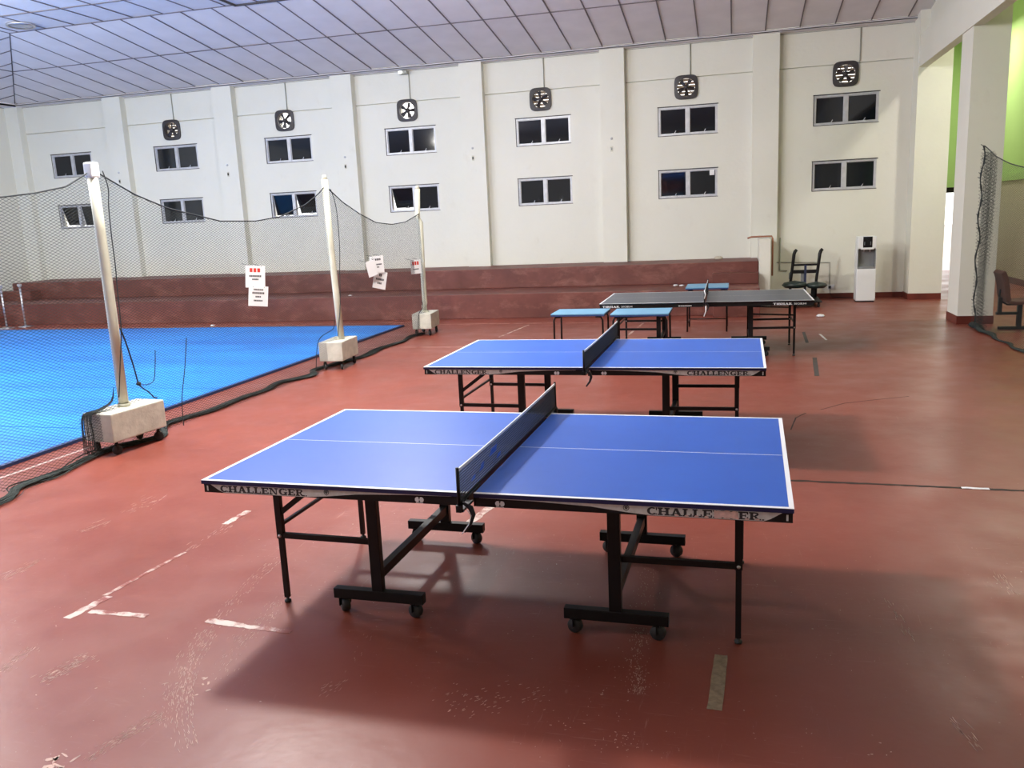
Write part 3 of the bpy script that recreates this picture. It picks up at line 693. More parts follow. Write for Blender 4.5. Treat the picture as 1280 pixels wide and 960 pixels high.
# ------------------------------------------------------------------ lettering
def rect(x0, y0, x1, y1): return [(x0, y0), (x1, y0), (x1, y1), (x0, y1)]
def arc(cx, cy, rx, ry, a0, a1, w, n=10, wv=None):
    out = []; wv = wv or w
    for i in range(n):
        a = math.radians(a0+(a1-a0)*i/n); b = math.radians(a0+(a1-a0)*(i+1)/n)
        out.append([(cx+rx*math.cos(a), cy+ry*math.sin(a)), (cx+rx*math.cos(b), cy+ry*math.sin(b)), (cx+(rx-w)*math.cos(b), cy+(ry-wv)*math.sin(b)), (cx+(rx-w)*math.cos(a), cy+(ry-wv)*math.sin(a))])
    return out
T = 0.13
def stem(x, w=0.25): return [rect(x-w/2, 0, x+w/2, 1), rect(x-w/2-0.1, 0, x+w/2+0.1, T), rect(x-w/2-0.1, 1-T, x+w/2+0.1, 1)]
T = 0.17
GL = {
    'C': (0.95, arc(0.5, 0.5, 0.46, 0.52, 50, 320, 0.25, 12, T)+[rect(0.82, 0.62, 0.92, 1.0), rect(0.80, 0.05, 0.92, 0.2)]),
    'H': (1.10, stem(0.25)+stem(0.85)+[rect(0.25, 0.44, 0.85, 0.57)]),
    'A': (1.05, [[(0.42, 1), (0.58, 1), (0.30, 0), (0.14, 0)], [(0.40, 1), (0.65, 1), (0.99, 0), (0.70, 0)], rect(0.28, 0.26, 0.80, 0.38), rect(0.02, 0, 0.38, T), rect(0.64, 0, 1.04, T)]),
    'L': (0.85, stem(0.25)+[rect(0.25, 0, 0.82, T), rect(0.71, 0, 0.82, 0.38)]),
    'E': (0.88, stem(0.25)+[rect(0.25, 0, 0.84, T), rect(0.25, 1-T, 0.84, 1), rect(0.25, 0.44, 0.66, 0.56), rect(0.73, 0, 0.84, 0.34), rect(0.73, 0.66, 0.84, 1), rect(0.57, 0.34, 0.66, 0.66)]),
    'N': (1.10, [rect(0.16, 0, 0.27, 1), rect(0.80, 0, 0.91, 1), [(0.12, 1), (0.36, 1), (0.92, 0), (0.72, 0)], rect(0.03, 0, 0.40, T), rect(0.03, 1-T, 0.3, 1), rect(0.66, 1-T, 1.04, 1)]),
    'G': (1.02, arc(0.5, 0.5, 0.46, 0.52, 50, 335, 0.25, 12, T)+[rect(0.82, 0.62, 0.92, 1.0), rect(0.74, 0.0, 0.92, 0.45), rect(0.60, 0.38, 1.0, 0.49)]),
    'R': (1.05, stem(0.25)+arc(0.50, 0.74, 0.32, 0.26, -90, 90, 0.18, 8, T)+[rect(0.25, 1-T, 0.52, 1), rect(0.25, 0.44, 0.52, 0.56), [(0.42, 0.48), (0.62, 0.48), (0.90, 0), (0.68, 0)], rect(0.68, 0, 1.02, T)]),
    'T': (0.95, [rect(0.36, 0, 0.60, 1), rect(0.03, 0.78, 0.93, 1)]),
    'I': (0.42, [rect(0.10, 0, 0.34, 1)]),
    'B': (0.92, [rect(0.08, 0, 0.32, 1)]+arc(0.5, 0.73, 0.34, 0.27, -90, 90, 0.22, 6, 0.16)+arc(0.5, 0.28, 0.38, 0.28, -90, 90, 0.22, 6, 0.16)+[rect(0.3, 0.84, 0.5, 1), rect(0.3, 0.44, 0.5, 0.58), rect(0.3, 0, 0.5, 0.16)]),
    'O': (0.98, arc(0.5, 0.5, 0.46, 0.52, 0, 360, 0.16, 16, 0.16)),
    'M': (1.15, [rect(0.06, 0, 0.24, 1), rect(0.90, 0, 1.08, 1), [(0.06, 1), (0.28, 1), (0.65, 0.2), (0.50, 0.2)], [(0.86, 1), (1.08, 1), (0.64, 0.2), (0.50, 0.2)]]),
    '.': (0.3, [rect(0.05, 0, 0.22, 0.15)]),
}
def word(mb, text, x0, z0, width, h, y, gl=None, mi=0, shear=0.0, dy=-0.0006):
    tw = sum(GL[c][0] if c != ' ' else 0.5 for c in text); k = width/tw; x = x0
    for c in text:
        if c == ' ': x += 0.5*k; continue
        wd, polys = GL[c]
        for p in polys: mb.prism([(x+a*k+b*h*shear, z0+b*h) for a, b in p], dy, 'y', y, mi)
        x += wd*k

# ------------------------------------------------------------------ table tennis tables
HL, HW, ZT = 1.37, 0.7625, 0.762
def caster(parent, x, y, r=0.036, z=None, mt='rubber', w=0.040, yaw=0.0, name='caster'):
    ax = Vector((math.cos(yaw), math.sin(yaw), 0))
    m = MB(); n = 16
    for s in (-1, 1):
        pass
    a = Vector((x, y, r)) - ax*w/2; b = Vector((x, y, r)) + ax*w/2
    m.tube([a, a+ax*w*0.2, b-ax*w*0.2, b], [r*0.86, r, r, r*0.86], 16, 0)
    zt = z if z is not None else r*2+0.02
    m.bar((x, y, r*1.3), (x, y, zt), w*0.7, w*0.7, 1)
    m.bar(Vector((x, y, r))-ax*w*0.62, Vector((x, y, r*2.15))-ax*w*0.62, 0.022, 0.004, 1, up=(1, 0, 0))
    m.bar(Vector((x, y, r))+ax*w*0.62, Vector((x, y, r*2.15))+ax*w*0.62, 0.022, 0.004, 1, up=(1, 0, 0))
    m.bar(Vector((x, y, r*2.15))-ax*w*0.7, Vector((x, y, r*2.15))+ax*w*0.7, 0.03, 0.006, 1)
    return m.build(name, [MT[mt], MT['black']], parent)
def pingpong(loc, th, label, style='blue'):
    blue = style == 'blue'
    t = thing('table_tennis_table', label, 'table', (loc[0], loc[1], 0), th, 'table tennis tables')
    top = MT['blue'] if blue else MT['grey']
    for s in (-1, 1):
        xi = 0.028 if s > 0 else 0.004
        xa, xb = sorted((xi, s*HL))
        m = MB(); m.box(xa, xb, -HW, HW, ZT-0.019, ZT); half = m.build('tabletop', [MT['navy'] if blue else MT['gloss']], t, bevel=0.002)
        m = MB(); lw = 0.020
        ex = (xb-lw) if s > 0 else xa; ex2 = ex+lw
        sx0, sx1 = (xa, xb-lw) if s > 0 else (xa+lw, xb)
        # playing surface panels, lines between them
        m.box(sx0+0.002, sx1, -HW+lw, -0.0022, ZT-0.001, ZT+0.0012); m.box(sx0+0.002, sx1, 0.0022, HW-lw, ZT-0.001, ZT+0.0012)
        m.build('playing_surface', top, half)
        m = MB(); m.box(ex, ex2, -HW+0.001, HW-0.001, ZT-0.001, ZT+0.0014); m.box(sx0, sx1, -HW+0.001, -HW+lw, ZT-0.001, ZT+0.0014)
        m.box(sx0, sx1, HW-lw, HW-0.001, ZT-0.001, ZT+0.0014); m.box(sx0+0.005, sx1-0.002, -0.0022, 0.0022, ZT-0.001, ZT+0.0013)
        m.build('white_line', MT['white'], half)
        # steel apron under the top
        za, zb = ZT-0.063, ZT-0.019
        for ys in (-1, 1):
            y0 = ys*(HW-0.012)
            m = MB(); m.box(xa+0.006, xb-0.004, min(y0, y0-ys*0.02), max(y0, y0-ys*0.02), za, zb); ap = m.build('apron', MT['black'], t)
            yf = -(HW-0.012); m2 = MB()
            if ys < 0:
                if blue:
                    # white swoosh with black lettering on it
                    xo = s*1.0
                    q = [(0.05, zb-0.001), (0.05, zb-0.004), (0.30, zb-0.007), (0.55, zb-0.017), (0.70, za+0.010), (0.80, za+0.002), (1.255, za+0.002), (1.28, za+0.012), (1.325, zb-0.004), (1.30, zb-0.001)]
                    if s < 0: q = [(-x-0.03 if x < 0.1 else -x, z) for x, z in q]
                    n = len(q)
                    # fan of slices along x keeps the concave shape clean
                    xsn = sorted({x for x, z in q})
                    def lo(x):
                        pts = sorted([p for p in q if p[1] < zb-0.0015]); 
                        for a, b in zip(pts[:-1], pts[1:]):
                            if a[0] <= x <= b[0] and b[0] > a[0]: return a[1]+(b[1]-a[1])*(x-a[0])/(b[0]-a[0])
                        return zb-0.003
                    for a, b in zip(xsn[:-1], xsn[1:]):
                        m2.prism([(a, lo(a)), (b, lo(b)), (b, zb-0.001), (a, zb-0.001)], -0.0005, 'y', yf)
                    m2.build('white_swoosh', MT['skirtwhite'], ap)
                    m3 = MB(); wx = (-1.275 if s < 0 else 0.785)
                    word(m3, 'CHALLENGER.', wx, za+0.005, 0.475, 0.033, yf-0.0006)
                    m3.build('lettering', MT['ink'], ap)
                    m4 = MB()
                    for ex_, rr in ((s*0.70, 0.013), ):
                        for p in arc(ex_, zb-0.014, rr, rr, 110, 250, 0.003)+arc(ex_, zb-0.014, rr, rr, -70, 70, 0.003): m4.prism(p, -0.0006, 'y', yf-0.0011, 1)
                        for p in arc(ex_, zb-0.012, rr*0.55, rr*0.6, 0, 360, 0.004): m4.prism(p, -0.0006, 'y', yf-0.0011, 1)
                        m4.prism(rect(ex_-0.0015, zb-0.03, ex_+0.0015, zb-0.010), -0.0006, 'y', yf-0.0011, 1)
                    m4.build('wreath_emblem', [MT['white'], MT['ink']], ap); m4 = MB()
                    ex_ = -0.235 if s < 0 else 0.145; ez = za+0.018
                    for dx in (-0.009, 0.009):
                        m4.prism([(ex_+dx+0.0125*math.cos(a*PI/8), ez+0.0125*math.sin(a*PI/8)) for a in range(16)], -0.0006, 'y', yf-0.0011, 0)
                    m4.prism([(ex_-0.004, ez-0.010), (ex_, ez), (ex_+0.004, ez-0.010)], -0.0006, 'y', yf-0.0018, 1)
                    m4.prism([(ex_-0.004, ez+0.010), (ex_+0.004, ez+0.010), (ex_, ez)], -0.0006, 'y', yf-0.0018, 1)
                    m4.prism(rect(ex_-0.018, ez-0.0165, ex_+0.018, ez-0.0145), -0.0006, 'y', yf-0.0011, 0)
                    m4.build('emblem', [MT['white'], MT['ink']], ap)
                    m5 = MB(); xe = s*1.345
                    m5.prism(rect(xe-0.004, za+0.008, xe+0.004, zb-0.010), -0.0006, 'y', yf)
                    m5.build('maker_mark', MT['skirtwhite'], ap)
                else:
                    m3 = MB(); wx = -1.33 if s < 0 else 0.87
                    word(m3, 'TIBHAR', wx, za+0.008, 0.235, 0.028, yf-0.0006); m3.build('lettering', MT['white'], ap)
                    m3 = MB(); word(m3, 'NORM', wx+0.255, za+0.009, 0.15, 0.023, yf-0.0006); m3.build('lettering', MT['skirtwhite'], ap)
                    if s < 0:
                        m3 = MB()
                        for k in range(7): m3.prism(rect(-0.32+k*0.025, za+0.012, -0.302+k*0.025, za+0.024), -0.0006, 'y', yf)
                        m3.build('small_print', MT['skirtwhite'], ap)
        m = MB(); xe = s*(HL-0.016); m.box(min(xe, xe-s*0.02), max(xe, xe-s*0.02), -HW+0.03, HW-0.03, za, zb); m.build('end_apron', MT['black'], t)
        m = MB(); m.box(xi+s*0.01 if s > 0 else xi-0.03, xi+0.03 if s > 0 else xi-0.01, -HW+0.03, HW-0.03, za, zb); m.build('inner_rail', MT['black'], t)
        # undercarriage
        xu = s*0.603; zf = 0.10
        for ys in (-1, 1):
            y = ys*0.49
            m = MB(); m.box(xu-0.245, xu+0.245, y-0.0225, y+0.0225, 0.075, 0.128); ft = m.build('foot_beam', MT['black'], t, bevel=0.003)
            for xx in (-0.195, 0.195): caster(ft, xu+xx, y, 0.036, 0.08, yaw=random.uniform(0.7, 1.4))
            m = MB(); m.box(xu-0.029, xu+0.029, y-0.02, y+0.02, 0.128, za+0.02); m.build('upright', MT['black'], t, bevel=0.003)
            xl = s*1.155; yl = ys*0.455
            m = MB(); m.box(xl-0.017, xl+0.017, yl-0.015, yl+0.015, 0.36, za+0.01); m.box(xl-0.013, xl+0.013, yl-0.011, yl+0.011, 0.028, 0.36)
            lg = m.build('leg', MT['black'], t)
            m = MB(); m.lathe([(0.0005, 0.0), (0.017, 0.001), (0.018, 0.012), (0.008, 0.016), (0.008, 0.03)], (xl, yl, 0), 12); m.build('levelling_foot', MT['rubber'], lg)
            m = MB(); m.lathe([(0.0005, -0.006), (0.008, -0.005), (0.009, 0.0)], (xl, yl-0.0145, 0.375), 10, axis='y'); m.build('bolt', MT['chrome'] , lg)
            m = MB(); m.bar((xl-s*0.01, yl, 0.375), (xu+s*0.02, yl, 0.372), 0.022, 0.028)
            if not blue: m.bar((xl-s*0.01, yl, 0.54), (xu+s*0.02, yl, 0.56), 0.016, 0.02)
            m.build('side_rail', MT['black'], t)
            if s < 0 and ys < 0:
                m = MB(); m.bar((xl-s*0.012, yl, 0.50), (xl-s*0.29, yl, za+0.006), 0.02, 0.028); m.build('brace', MT['black'], t)
        m = MB(); m.box(xu-0.019, xu+0.019, -0.47, 0.47, 0.185, 0.235); m.build('cross_beam', MT['black'], t)
        m = MB(); m.box(xu-0.02, xu+0.02, -HW+0.03, HW-0.03, za, zb); m.build('top_rail', MT['black'], t)
        m = MB(); m.bar((s*1.155, -0.455, 0.43), (s*1.155, 0.455, 0.43), 0.016, 0.016); m.build('leg_rail', MT['black'], t)
    return t
def table_net(loc, th, label, blue_patch=True, white_end=False):
    t = thing('table_net', label, 'net', (loc[0], loc[1], ZT), th, 'nets clamped on the tables')
    xn = 0.016; L = 0.915; H = 0.1525
    for ys in (-1, 1):
        m = MB(); y = ys*L
        m.tube([(xn, y, -0.03), (xn, y, H+0.012)], 0.0075, 10); m.box(xn-0.012, xn+0.012, y-0.012, y+0.012, -0.03, 0.0)
        ps = m.build('net_post', MT['black'], t)
        m = MB(); y1 = ys*(HW-0.10)
        m.box(xn-0.008, xn+0.010, min(y, y1), max(y, y1), 0.0022, 0.010)
        m.box(xn-0.016, xn+0.016, min(y, y-ys*0.14), max(y, y-ys*0.14), -0.032, -0.024); m.box(xn-0.01, xn+0.01, min(y, y-ys*0.02), max(y, y-ys*0.02), -0.03, 0.01)
        m.tube([(xn, ys*(HW-0.05), -0.075), (xn, ys*(HW-0.05), -0.026)], 0.006, 8)
        m.build('clamp', MT['black'], ps)
    m = MB(); ns = 150; sag = lambda y: H - 0.006*(1-(y/L)**2)
    for k in range(ns+1):
        y = -L+2*L*k/ns; m.box(xn-0.0009, xn+0.0009, y-0.0021, y+0.0021, 0.016, sag(y)-0.006)
    for k in range(11):
        z = 0.018+k*0.0117
        m.box(xn-0.0009, xn+0.0009, -L, L, z-0.0021, z+0.0021)
    mn = m.build('net_mesh', MT['net'], t); mn['kind'] = 'stuff'
    m = MB(); n = 20
    for k in range(n):
        ya, yb = -L+2*L*k/n, -L+2*L*(k+1)/n
        m.add([(xn+dx, y, sag(y)+dz) for y in (ya, yb) for dx, dz in ((-0.003, -0.008), (0.003, -0.008), (0.003, 0.005), (-0.003, 0.005))], [(0, 1, 5, 4), (1, 2, 6, 5), (2, 3, 7, 6), (3, 0, 4, 7)])
    m.build('top_tape', MT['white'], t)
    m = MB(); m.box(xn-0.003, xn+0.003, -L, L, 0.010, 0.018); m.build('bottom_cord', MT['net'], t)
    if blue_patch:
        m = MB()
        for yc, zc, wd, ht in ((-0.42, 0.085, 0.11, 0.035), (-0.60, 0.06, 0.06, 0.03), (-0.33, 0.045, 0.06, 0.02), (-0.72, 0.05, 0.05, 0.02)):
            for k in range(int(ht/0.006)): m.box(xn-0.0018, xn+0.0018, yc-wd/2+0.01*k, yc+wd/2+0.004*k, zc+k*0.006, zc+k*0.006+0.0038)
        m.build('blue_print', MT['netblue'], t)
    m = MB()
    m.tube([(xn+0.008, -L+0.02, 0.005), (xn+0.040, -L+0.03, -0.02), (xn+0.050, -L+0.03, -0.05), (xn+0.040, -L+0.02, -0.085), (xn+0.015, -L+0.0, -0.12)], [0.006, 0.012, 0.011, 0.008, 0.006], 8)
    m.build('hanging_strap', MT['net'], t)
    if blue_patch:
        m = MB(); m.tube([(xn+0.030, -L+0.01, -0.02), (xn+0.046, -L+0.012, -0.05), (xn+0.038, -L+0.0, -0.085), (xn+0.012, -L-0.02, -0.122)], 0.0022, 6); m.build('white_cord', MT['white'], t)
    if white_end:
        m = MB(); m.tube([(xn+0.0, -L-0.02, H+0.02), (xn+0.015, -L-0.02, H-0.04), (xn+0.0, -L-0.015, H-0.09)], 0.007, 6); m.tube([(xn+0.02, -L-0.01, -0.03), (xn+0.02, -L-0.01, -0.10), (xn-0.005, -L-0.01, -0.17)], 0.007, 6); o = m.build('white_strap', MT['white'], t); o['kind'] = 'stuff'
    return t
T1 = (-1.125, 4.111, -0.0187); T2 = (-1.137, 7.189, -0.0081); T3 = (-0.411, 11.942, 0.0072)
t1 = pingpong(T1[:2], T1[2], 'nearest blue table tennis table with peeled lettering at its right end')
index_children()
t2 = copy_tree(t1); t2.location = (T2[0], T2[1], 0); t2.rotation_euler.z = T2[2]
t2['label'] = 'middle blue table tennis table, standing behind the nearest one'
t3 = pingpong(T3[:2], T3[2], 'farthest table tennis table with dark slate top and white lettering', 'grey')
# peeled patch over the lettering of the nearest table
index_children()
ap = [o for o in kids[t1.name] if o.name.startswith('apron') and o.bound_box[0][1] < 0 and o.bound_box[0][0] > 0][0]
m = MB(); random.seed(3)
yp = -(HW-0.012)-0.0026
pts_hi = [(1.060+0.0095*k, ZT-0.022-random.uniform(0, 0.007)) for k in range(11)]
pts_lo = [(1.060+0.0095*k, ZT-0.050-random.uniform(0, 0.009)) for k in range(11)]
for k in range(10): m.prism([pts_lo[k], pts_lo[k+1], pts_hi[k+1], pts_hi[k]], -0.0005, 'y', yp)
for k in range(9):
    x = 0.90+0.04*k; m.prism([(x, ZT-0.056), (x+0.014, ZT-0.059), (x+0.02, ZT-0.054), (x+0.006, ZT-0.050)], -0.0005, 'y', yp)
tag(m.build('peeled_patch', MT['peel'], ap), 'pink peeled patch')
table_net(T1[:2], T1[2], 'black net with white tape and blue print clamped on the nearest table')
table_net(T2[:2], T2[2], 'black net clamped on the middle blue table', False)
table_net(T3[:2], T3[2], 'dark net seen edge on, clamped on the slate-topped table', False, True)

# ------------------------------------------------------------------ small light-blue tables
def small_table(x0, x1, y0, y1, h, label):
    cx, cy = (x0+x1)/2, (y0+y1)/2; t = thing('small_table', label, 'table', (cx, cy, 0), 0, 'small light blue tables')
    hx, hy = (x1-x0)/2, (y1-y0)/2
    MB().box(-hx, hx, -hy, hy, h-0.014, h).build('tabletop', MT['bluetop'], t, bevel=0.002)
    m = MB(); m.box(-hx+0.002, hx-0.002, -hy+0.002, hy-0.002, h-0.034, h-0.014); m.build('edge_frame', MT['mat_edge'], t)
    for sx in (-1, 1):
        for sy in (-1, 1):
            x = sx*(hx-0.03); y = sy*(hy-0.05)
            m = MB(); m.tube([(sx*(hx-0.12), y, h-0.045), (sx*(hx-0.05), y, h-0.05), (x, y, h-0.09), (x+sx*0.005, y, 0.01)], 0.0125, 8); m.build('leg', MT['black'], t)
        m = MB(); m.tube([(sx*(hx-0.027), -hy+0.05, 0.14), (sx*(hx-0.027), hy-0.05, 0.14)], 0.009, 8); m.build('leg_rail', MT['black'], t)
    m = MB(); m.tube([(-hx+0.03, hy-0.05, 0.14), (hx-0.03, hy-0.05, 0.14)], 0.009, 8); m.build('back_rail', MT['black'], t)
    return t
small_table(-2.29, -1.60, 10.45, 11.02, 0.72, 'leftmost small light blue table in front of the tiers')
small_table(-1.51, -0.79, 10.35, 10.98, 0.72, 'small light blue table overlapping the left end of the slate table')
small_table(-0.78, -0.11, 13.72, 14.45, 0.73, 'small light blue table standing behind the slate table')

# ------------------------------------------------------------------ net poles on wheeled blocks
def net_pole(x, y, rz, pts, label, cap=False, bx=0.34, by=0.64, px=0.0, py=0.0):
    t = thing('net_pole', label, 'net pole', (x, y, 0), rz, 'white net poles on wheeled concrete blocks')
    z0, z1 = 0.125, 0.39
    m = MB(); m.box(-bx/2, bx/2, -by/2, by/2, z0, z1); m.build('concrete_block', MT['conc'], t, bevel=0.012)
    for sx in (-1, 1):
        for sy in (-1, 1): caster(t, sx*(bx/2-0.05), sy*(by/2-0.07), 0.045, z0+0.01, w=0.03, yaw=random.uniform(-0.9, 0.9))
    m = MB(); m.tube([(px+a, py+b, c) for a, b, c in pts], 0.045, 16); p = m.build('pole', MT['pole'], t)
    if cap:
        m = MB(); zt = pts[-1][2]; m.box(px-0.048, px+0.048, py-0.048, py+0.048, zt-0.04, zt+0.10); m.build('pole_cap', MT['whitepl'], p, bevel=0.02)
    else:
        m = MB(); zt = pts[-1][2]; m.tube([(px+pts[-1][0], py+pts[-1][1], zt), (px+pts[-1][0], py+pts[-1][1], zt+0.06)], [0.04, 0.025], 12); m.build('pole_tip', MT['pole'], p)
    m = MB(); m.lathe([(0.053, 0), (0.060, 0.01), (0.053, 0.03)], (px, py, z1), 14); m.build('collar', MT['pole'], p)
    return t
P1 = (-5.51, 6.43); P2 = (-5.41, 10.66); P3 = (-5.32, 13.92)
net_pole(*P1, -0.12, [(0, 0, 0.39), (0.005, 0.0, 1.2), (-0.005, 0.01, 2.0), (0, 0, 2.50)], 'nearest and tallest-looking white net pole with square cap', True)
net_pole(*P2, 0.10, [(0.05, 0, 0.39), (0.03, 0, 1.0), (0.01, 0.0, 1.7), (0, 0.0, 2.58)], 'middle white net pole beside the edge of the blue mat', False)
net_pole(*P3, 0.12, [(-0.01, 0, 0.39), (-0.015, 0, 0.50), (0.0, 0, 0.55), (0.0, 0.0, 1.2), (0.015, 0, 1.95), (-0.03, 0, 2.03), (0.0, 0, 2.52)], 'farthest white net pole, kinked, in front of the tiers', False)

def lerp_pts(P, y):
    for a, b in zip(P[:-1], P[1:]):
        if min(a[0], b[0]) <= y <= max(a[0], b[0]): return a[1]+(b[1]-a[1])*(y-a[0])/(b[0]-a[0])
    return None
def safety_net(name_label, xline, top, ybounds, zb=0.02, sy=0.06, k=0.45, wv=0.03, width=0.0026, folds=0.0):
    # diamond mesh of thin cords hanging between a sagging top rope and the floor
    y0, y1 = ybounds; zmax = max(p[1] for p in top)
    t = thing('safety_net', name_label, 'safety net', (xline((y0+y1)/2), (y0+y1)/2, 0), 0, 'safety nets around the courts')
    ox, oy = xline((y0+y1)/2), (y0+y1)/2
    m = MB()
    def X(y, z): return xline(y) + wv*math.sin(y*2.3+1.0)*(0.4+0.6*(1-z/3)) + folds*math.sin(y*31)*0.5
    dz = 0.16
    for fam in (1, -1):
        # strand: z = fam*k*(y-c)
        cmin, cmax = (y0-zmax/k, y1) if fam > 0 else (y0, y1+zmax/k)
        c = cmin
        while c < cmax:
            # y = c + fam*z/k, inside [y0, y1] and between floor and rope
            za = max(zb, (y0-c)*k) if fam > 0 else max(zb, (c-y1)*k)
            ze = min(zmax, (y1-c)*k) if fam > 0 else min(zmax, (c-y0)*k)
            yy_ = lambda z: min(max(c+fam*z/k, y0), y1)
            ins = lambda z: z <= lerp_pts(top, yy_(z))
            if ze > za and ins(za):
                zz = za
                while zz < ze and ins(min(zz+0.03, ze)): zz = min(zz+0.03, ze)
                if zz < ze:
                    lo_, hi_ = zz, min(zz+0.03, ze)
                    for _ in range(6):
                        mid = (lo_+hi_)/2
                        if ins(mid): lo_ = mid
                        else: hi_ = mid
                    zz = lo_
                ze = zz
                if ze-za > 0.01:
                    nn = max(1, int((ze-za)/dz)); 
                    run = [(X(yy_(z), z)-ox, yy_(z)-oy, z) for z in [za+(ze-za)*i/nn for i in range(nn+1)]]
                    emit(m, run, width)
            elif ze > za:
                zz = za
                while zz < ze and not ins(zz): zz += 0.03
                if zz < ze-0.02:
                    nn = max(1, int((ze-zz)/dz)); emit(m, [(X(yy_(z), z)-ox, yy_(z)-oy, z) for z in [zz+(ze-zz)*i/nn for i in range(nn+1)]], width)
            c += sy
    nm = m.build('net_mesh', MT['safety'], t, recalc=False); nm['kind'] = 'stuff'
    m = MB(); pts = []
    n = 60
    for i in range(n+1):
        y = y0+(y1-y0)*i/n; z = lerp_pts(top, y); pts.append((X(y, z)-ox, y-oy, z))
    m.tube(pts, 0.007, 6); m.build('top_rope', MT['rope'], t)
    return t
def emit(m, run, w):
    # triangular cord
    vs = []; 
    d = (Vector(run[-1])-Vector(run[0])).normalized(); u = Vector((0, -d.z, d.y))
    for p in run:
        p = Vector(p); vs += [p+u*w/2, p-u*w/2+Vector((w/3, 0, 0)), p-u*w/2-Vector((w/3, 0, 0))]
    fs = []
    for i in range(len(run)-1):
        a = 3*i; b = a+3; fs += [(a, a+1, b+1, b), (a+1, a+2, b+2, b+1), (a+2, a, b, b+2)]
    m.add(vs, fs, 0)
def onx(u, v, X):
    d = FW*F_PX + R2*(u-640) - U2*(v-480); tt = X/d.x; return (d.y*tt, HCAM+d.z*tt)
xl = lambda y: P1[0] + (P2[0]-P1[0])*(y-P1[1])/(P2[1]-P1[1]) if y < P2[1] else P2[0] + (P3[0]-P2[0])*(y-P2[1])/(P3[1]-P2[1])
tA = [(3.0, 2.47), (4.2, 2.28), (5.3, 2.27), (5.75, 2.32), (6.1, 2.38), (P1[1]-0.06, 2.50)]
tB = [(P1[1]+0.05, 2.52), (6.95, 2.33), (7.4, 2.20), (8.2, 2.06), (8.9, 2.05), (9.5, 2.10), (10.1, 2.24), (10.45, 2.38), (P2[1]-0.05, 2.47)]
tC = [(P2[1]+0.05, 2.47), (11.1, 2.28), (11.6, 2.12), (12.2, 1.98), (12.8, 1.94), (13.3, 1.97), (P3[1]-0.04, 2.10)]
safety_net('fine dark mesh net stretched left of the nearest net pole', xl, tA, (3.0, P1[1]-0.06), sy=0.058)
safety_net('sagging dark mesh net between the nearest and middle net poles', xl, tB, (P1[1]+0.05, P2[1]-0.05), sy=0.058)
safety_net('sagging grey mesh net between the middle and farthest net poles', xl, tC, (P2[1]+0.05, P3[1]-0.04), sy=0.058, width=0.0034)
# loose cords of the nets
def spline(pts, n=6):
    out = []; L_ = len(pts)
    for i in range(L_-1):
        p0, p1, p2, p3 = [Vector(pts[max(0, min(L_-1, i+j))]) for j in (-1, 0, 1, 2)]
        for q in range(n):
            u = q/n; out.append(0.5*((2*p1)+(-p0+p2)*u+(2*p0-5*p1+4*p2-p3)*u*u+(-p0+3*p1-3*p2+p3)*u**3))
    out.append(Vector(pts[-1])); return out
def cord(pts, label, r=0.005): tag(MB().tube(spline(pts), r, 6).build('cord', MT['rope']), label, 'cord')
XC = -5.42
cord([(XC, 6.458, 2.52), (XC, 6.50, 2.37), (XC, 6.474, 2.2), (XC, 6.46, 1.92), (XC, 6.459, 1.70), (XC, 6.441, 1.45), (XC, 6.42, 1.1), (XC-0.01, 6.36, 0.8), (XC-0.03, 6.31, 0.5)], 'dark cord running down the nearest net pole')
cord([(XC, 6.409, 1.127), (XC, 6.463, 0.97), (XC, 6.518, 0.752), (XC, 6.552, 0.585), (XC, 6.60, 0.53), (XC, 6.68, 0.47), (XC+0.01, 6.73, 0.41), (XC+0.02, 6.76, 0.40)], 'knotted dark cord slung beside the nearest net pole', 0.007)
cord([(XC, 6.565, 0.565), (XC, 6.70, 0.547), (XC, 6.775, 0.58), (XC, 6.818, 0.72), (XC, 6.843, 0.85)], 'thin loop of dark cord hanging in the net right of the nearest pole', 0.0045)
m = MB(); m.lathe([(0.001, -0.022), (0.02, -0.012), (0.024, 0.0), (0.018, 0.014), (0.001, 0.022)], (XC, 6.555, 0.58), 8)
tag(m.build('cord_knot', MT['rope']), 'dark knot on the cord slung beside the nearest net pole', 'knot')
cord([(XC, 7.126, 0.03), (XC, 7.15, 0.30), (XC, 7.254, 0.60), (XC, 7.338, 0.90)], 'thin curved cord in the net halfway to the middle pole', 0.0045)
cord([(P2[0]+0.07, P2[1]+0.02, 2.45), (P2[0]+0.09, P2[1]+0.10, 2.2), (P2[0]+0.09, P2[1]+0.11, 1.7), (P2[0]+0.08, P2[1]+0.06, 1.3), (P2[0]+0.09, P2[1]-0.02, 0.9), (P2[0]+0.05, P2[1]-0.10, 0.45)], 'dark cord wound down the middle net pole')
cord([(P2[0]-0.20, P2[1]-0.34, 0.03), (P2[0]-0.14, P2[1]-0.30, 0.42), (P2[0]-0.02, P2[1]-0.08, 0.55), (P2[0]+0.0, P2[1]-0.06, 0.70)], 'slack dark cord over the block of the middle pole')
cord([(P3[0]-0.03, P3[1]-0.34, 0.03), (P3[0]+0.0, P3[1]-0.335, 0.38), (P3[0]-0.0, P3[1]-0.12, 0.48), (P3[0]-0.03, P3[1]-0.06, 0.6)], 'slack dark cord over the block of the farthest pole')
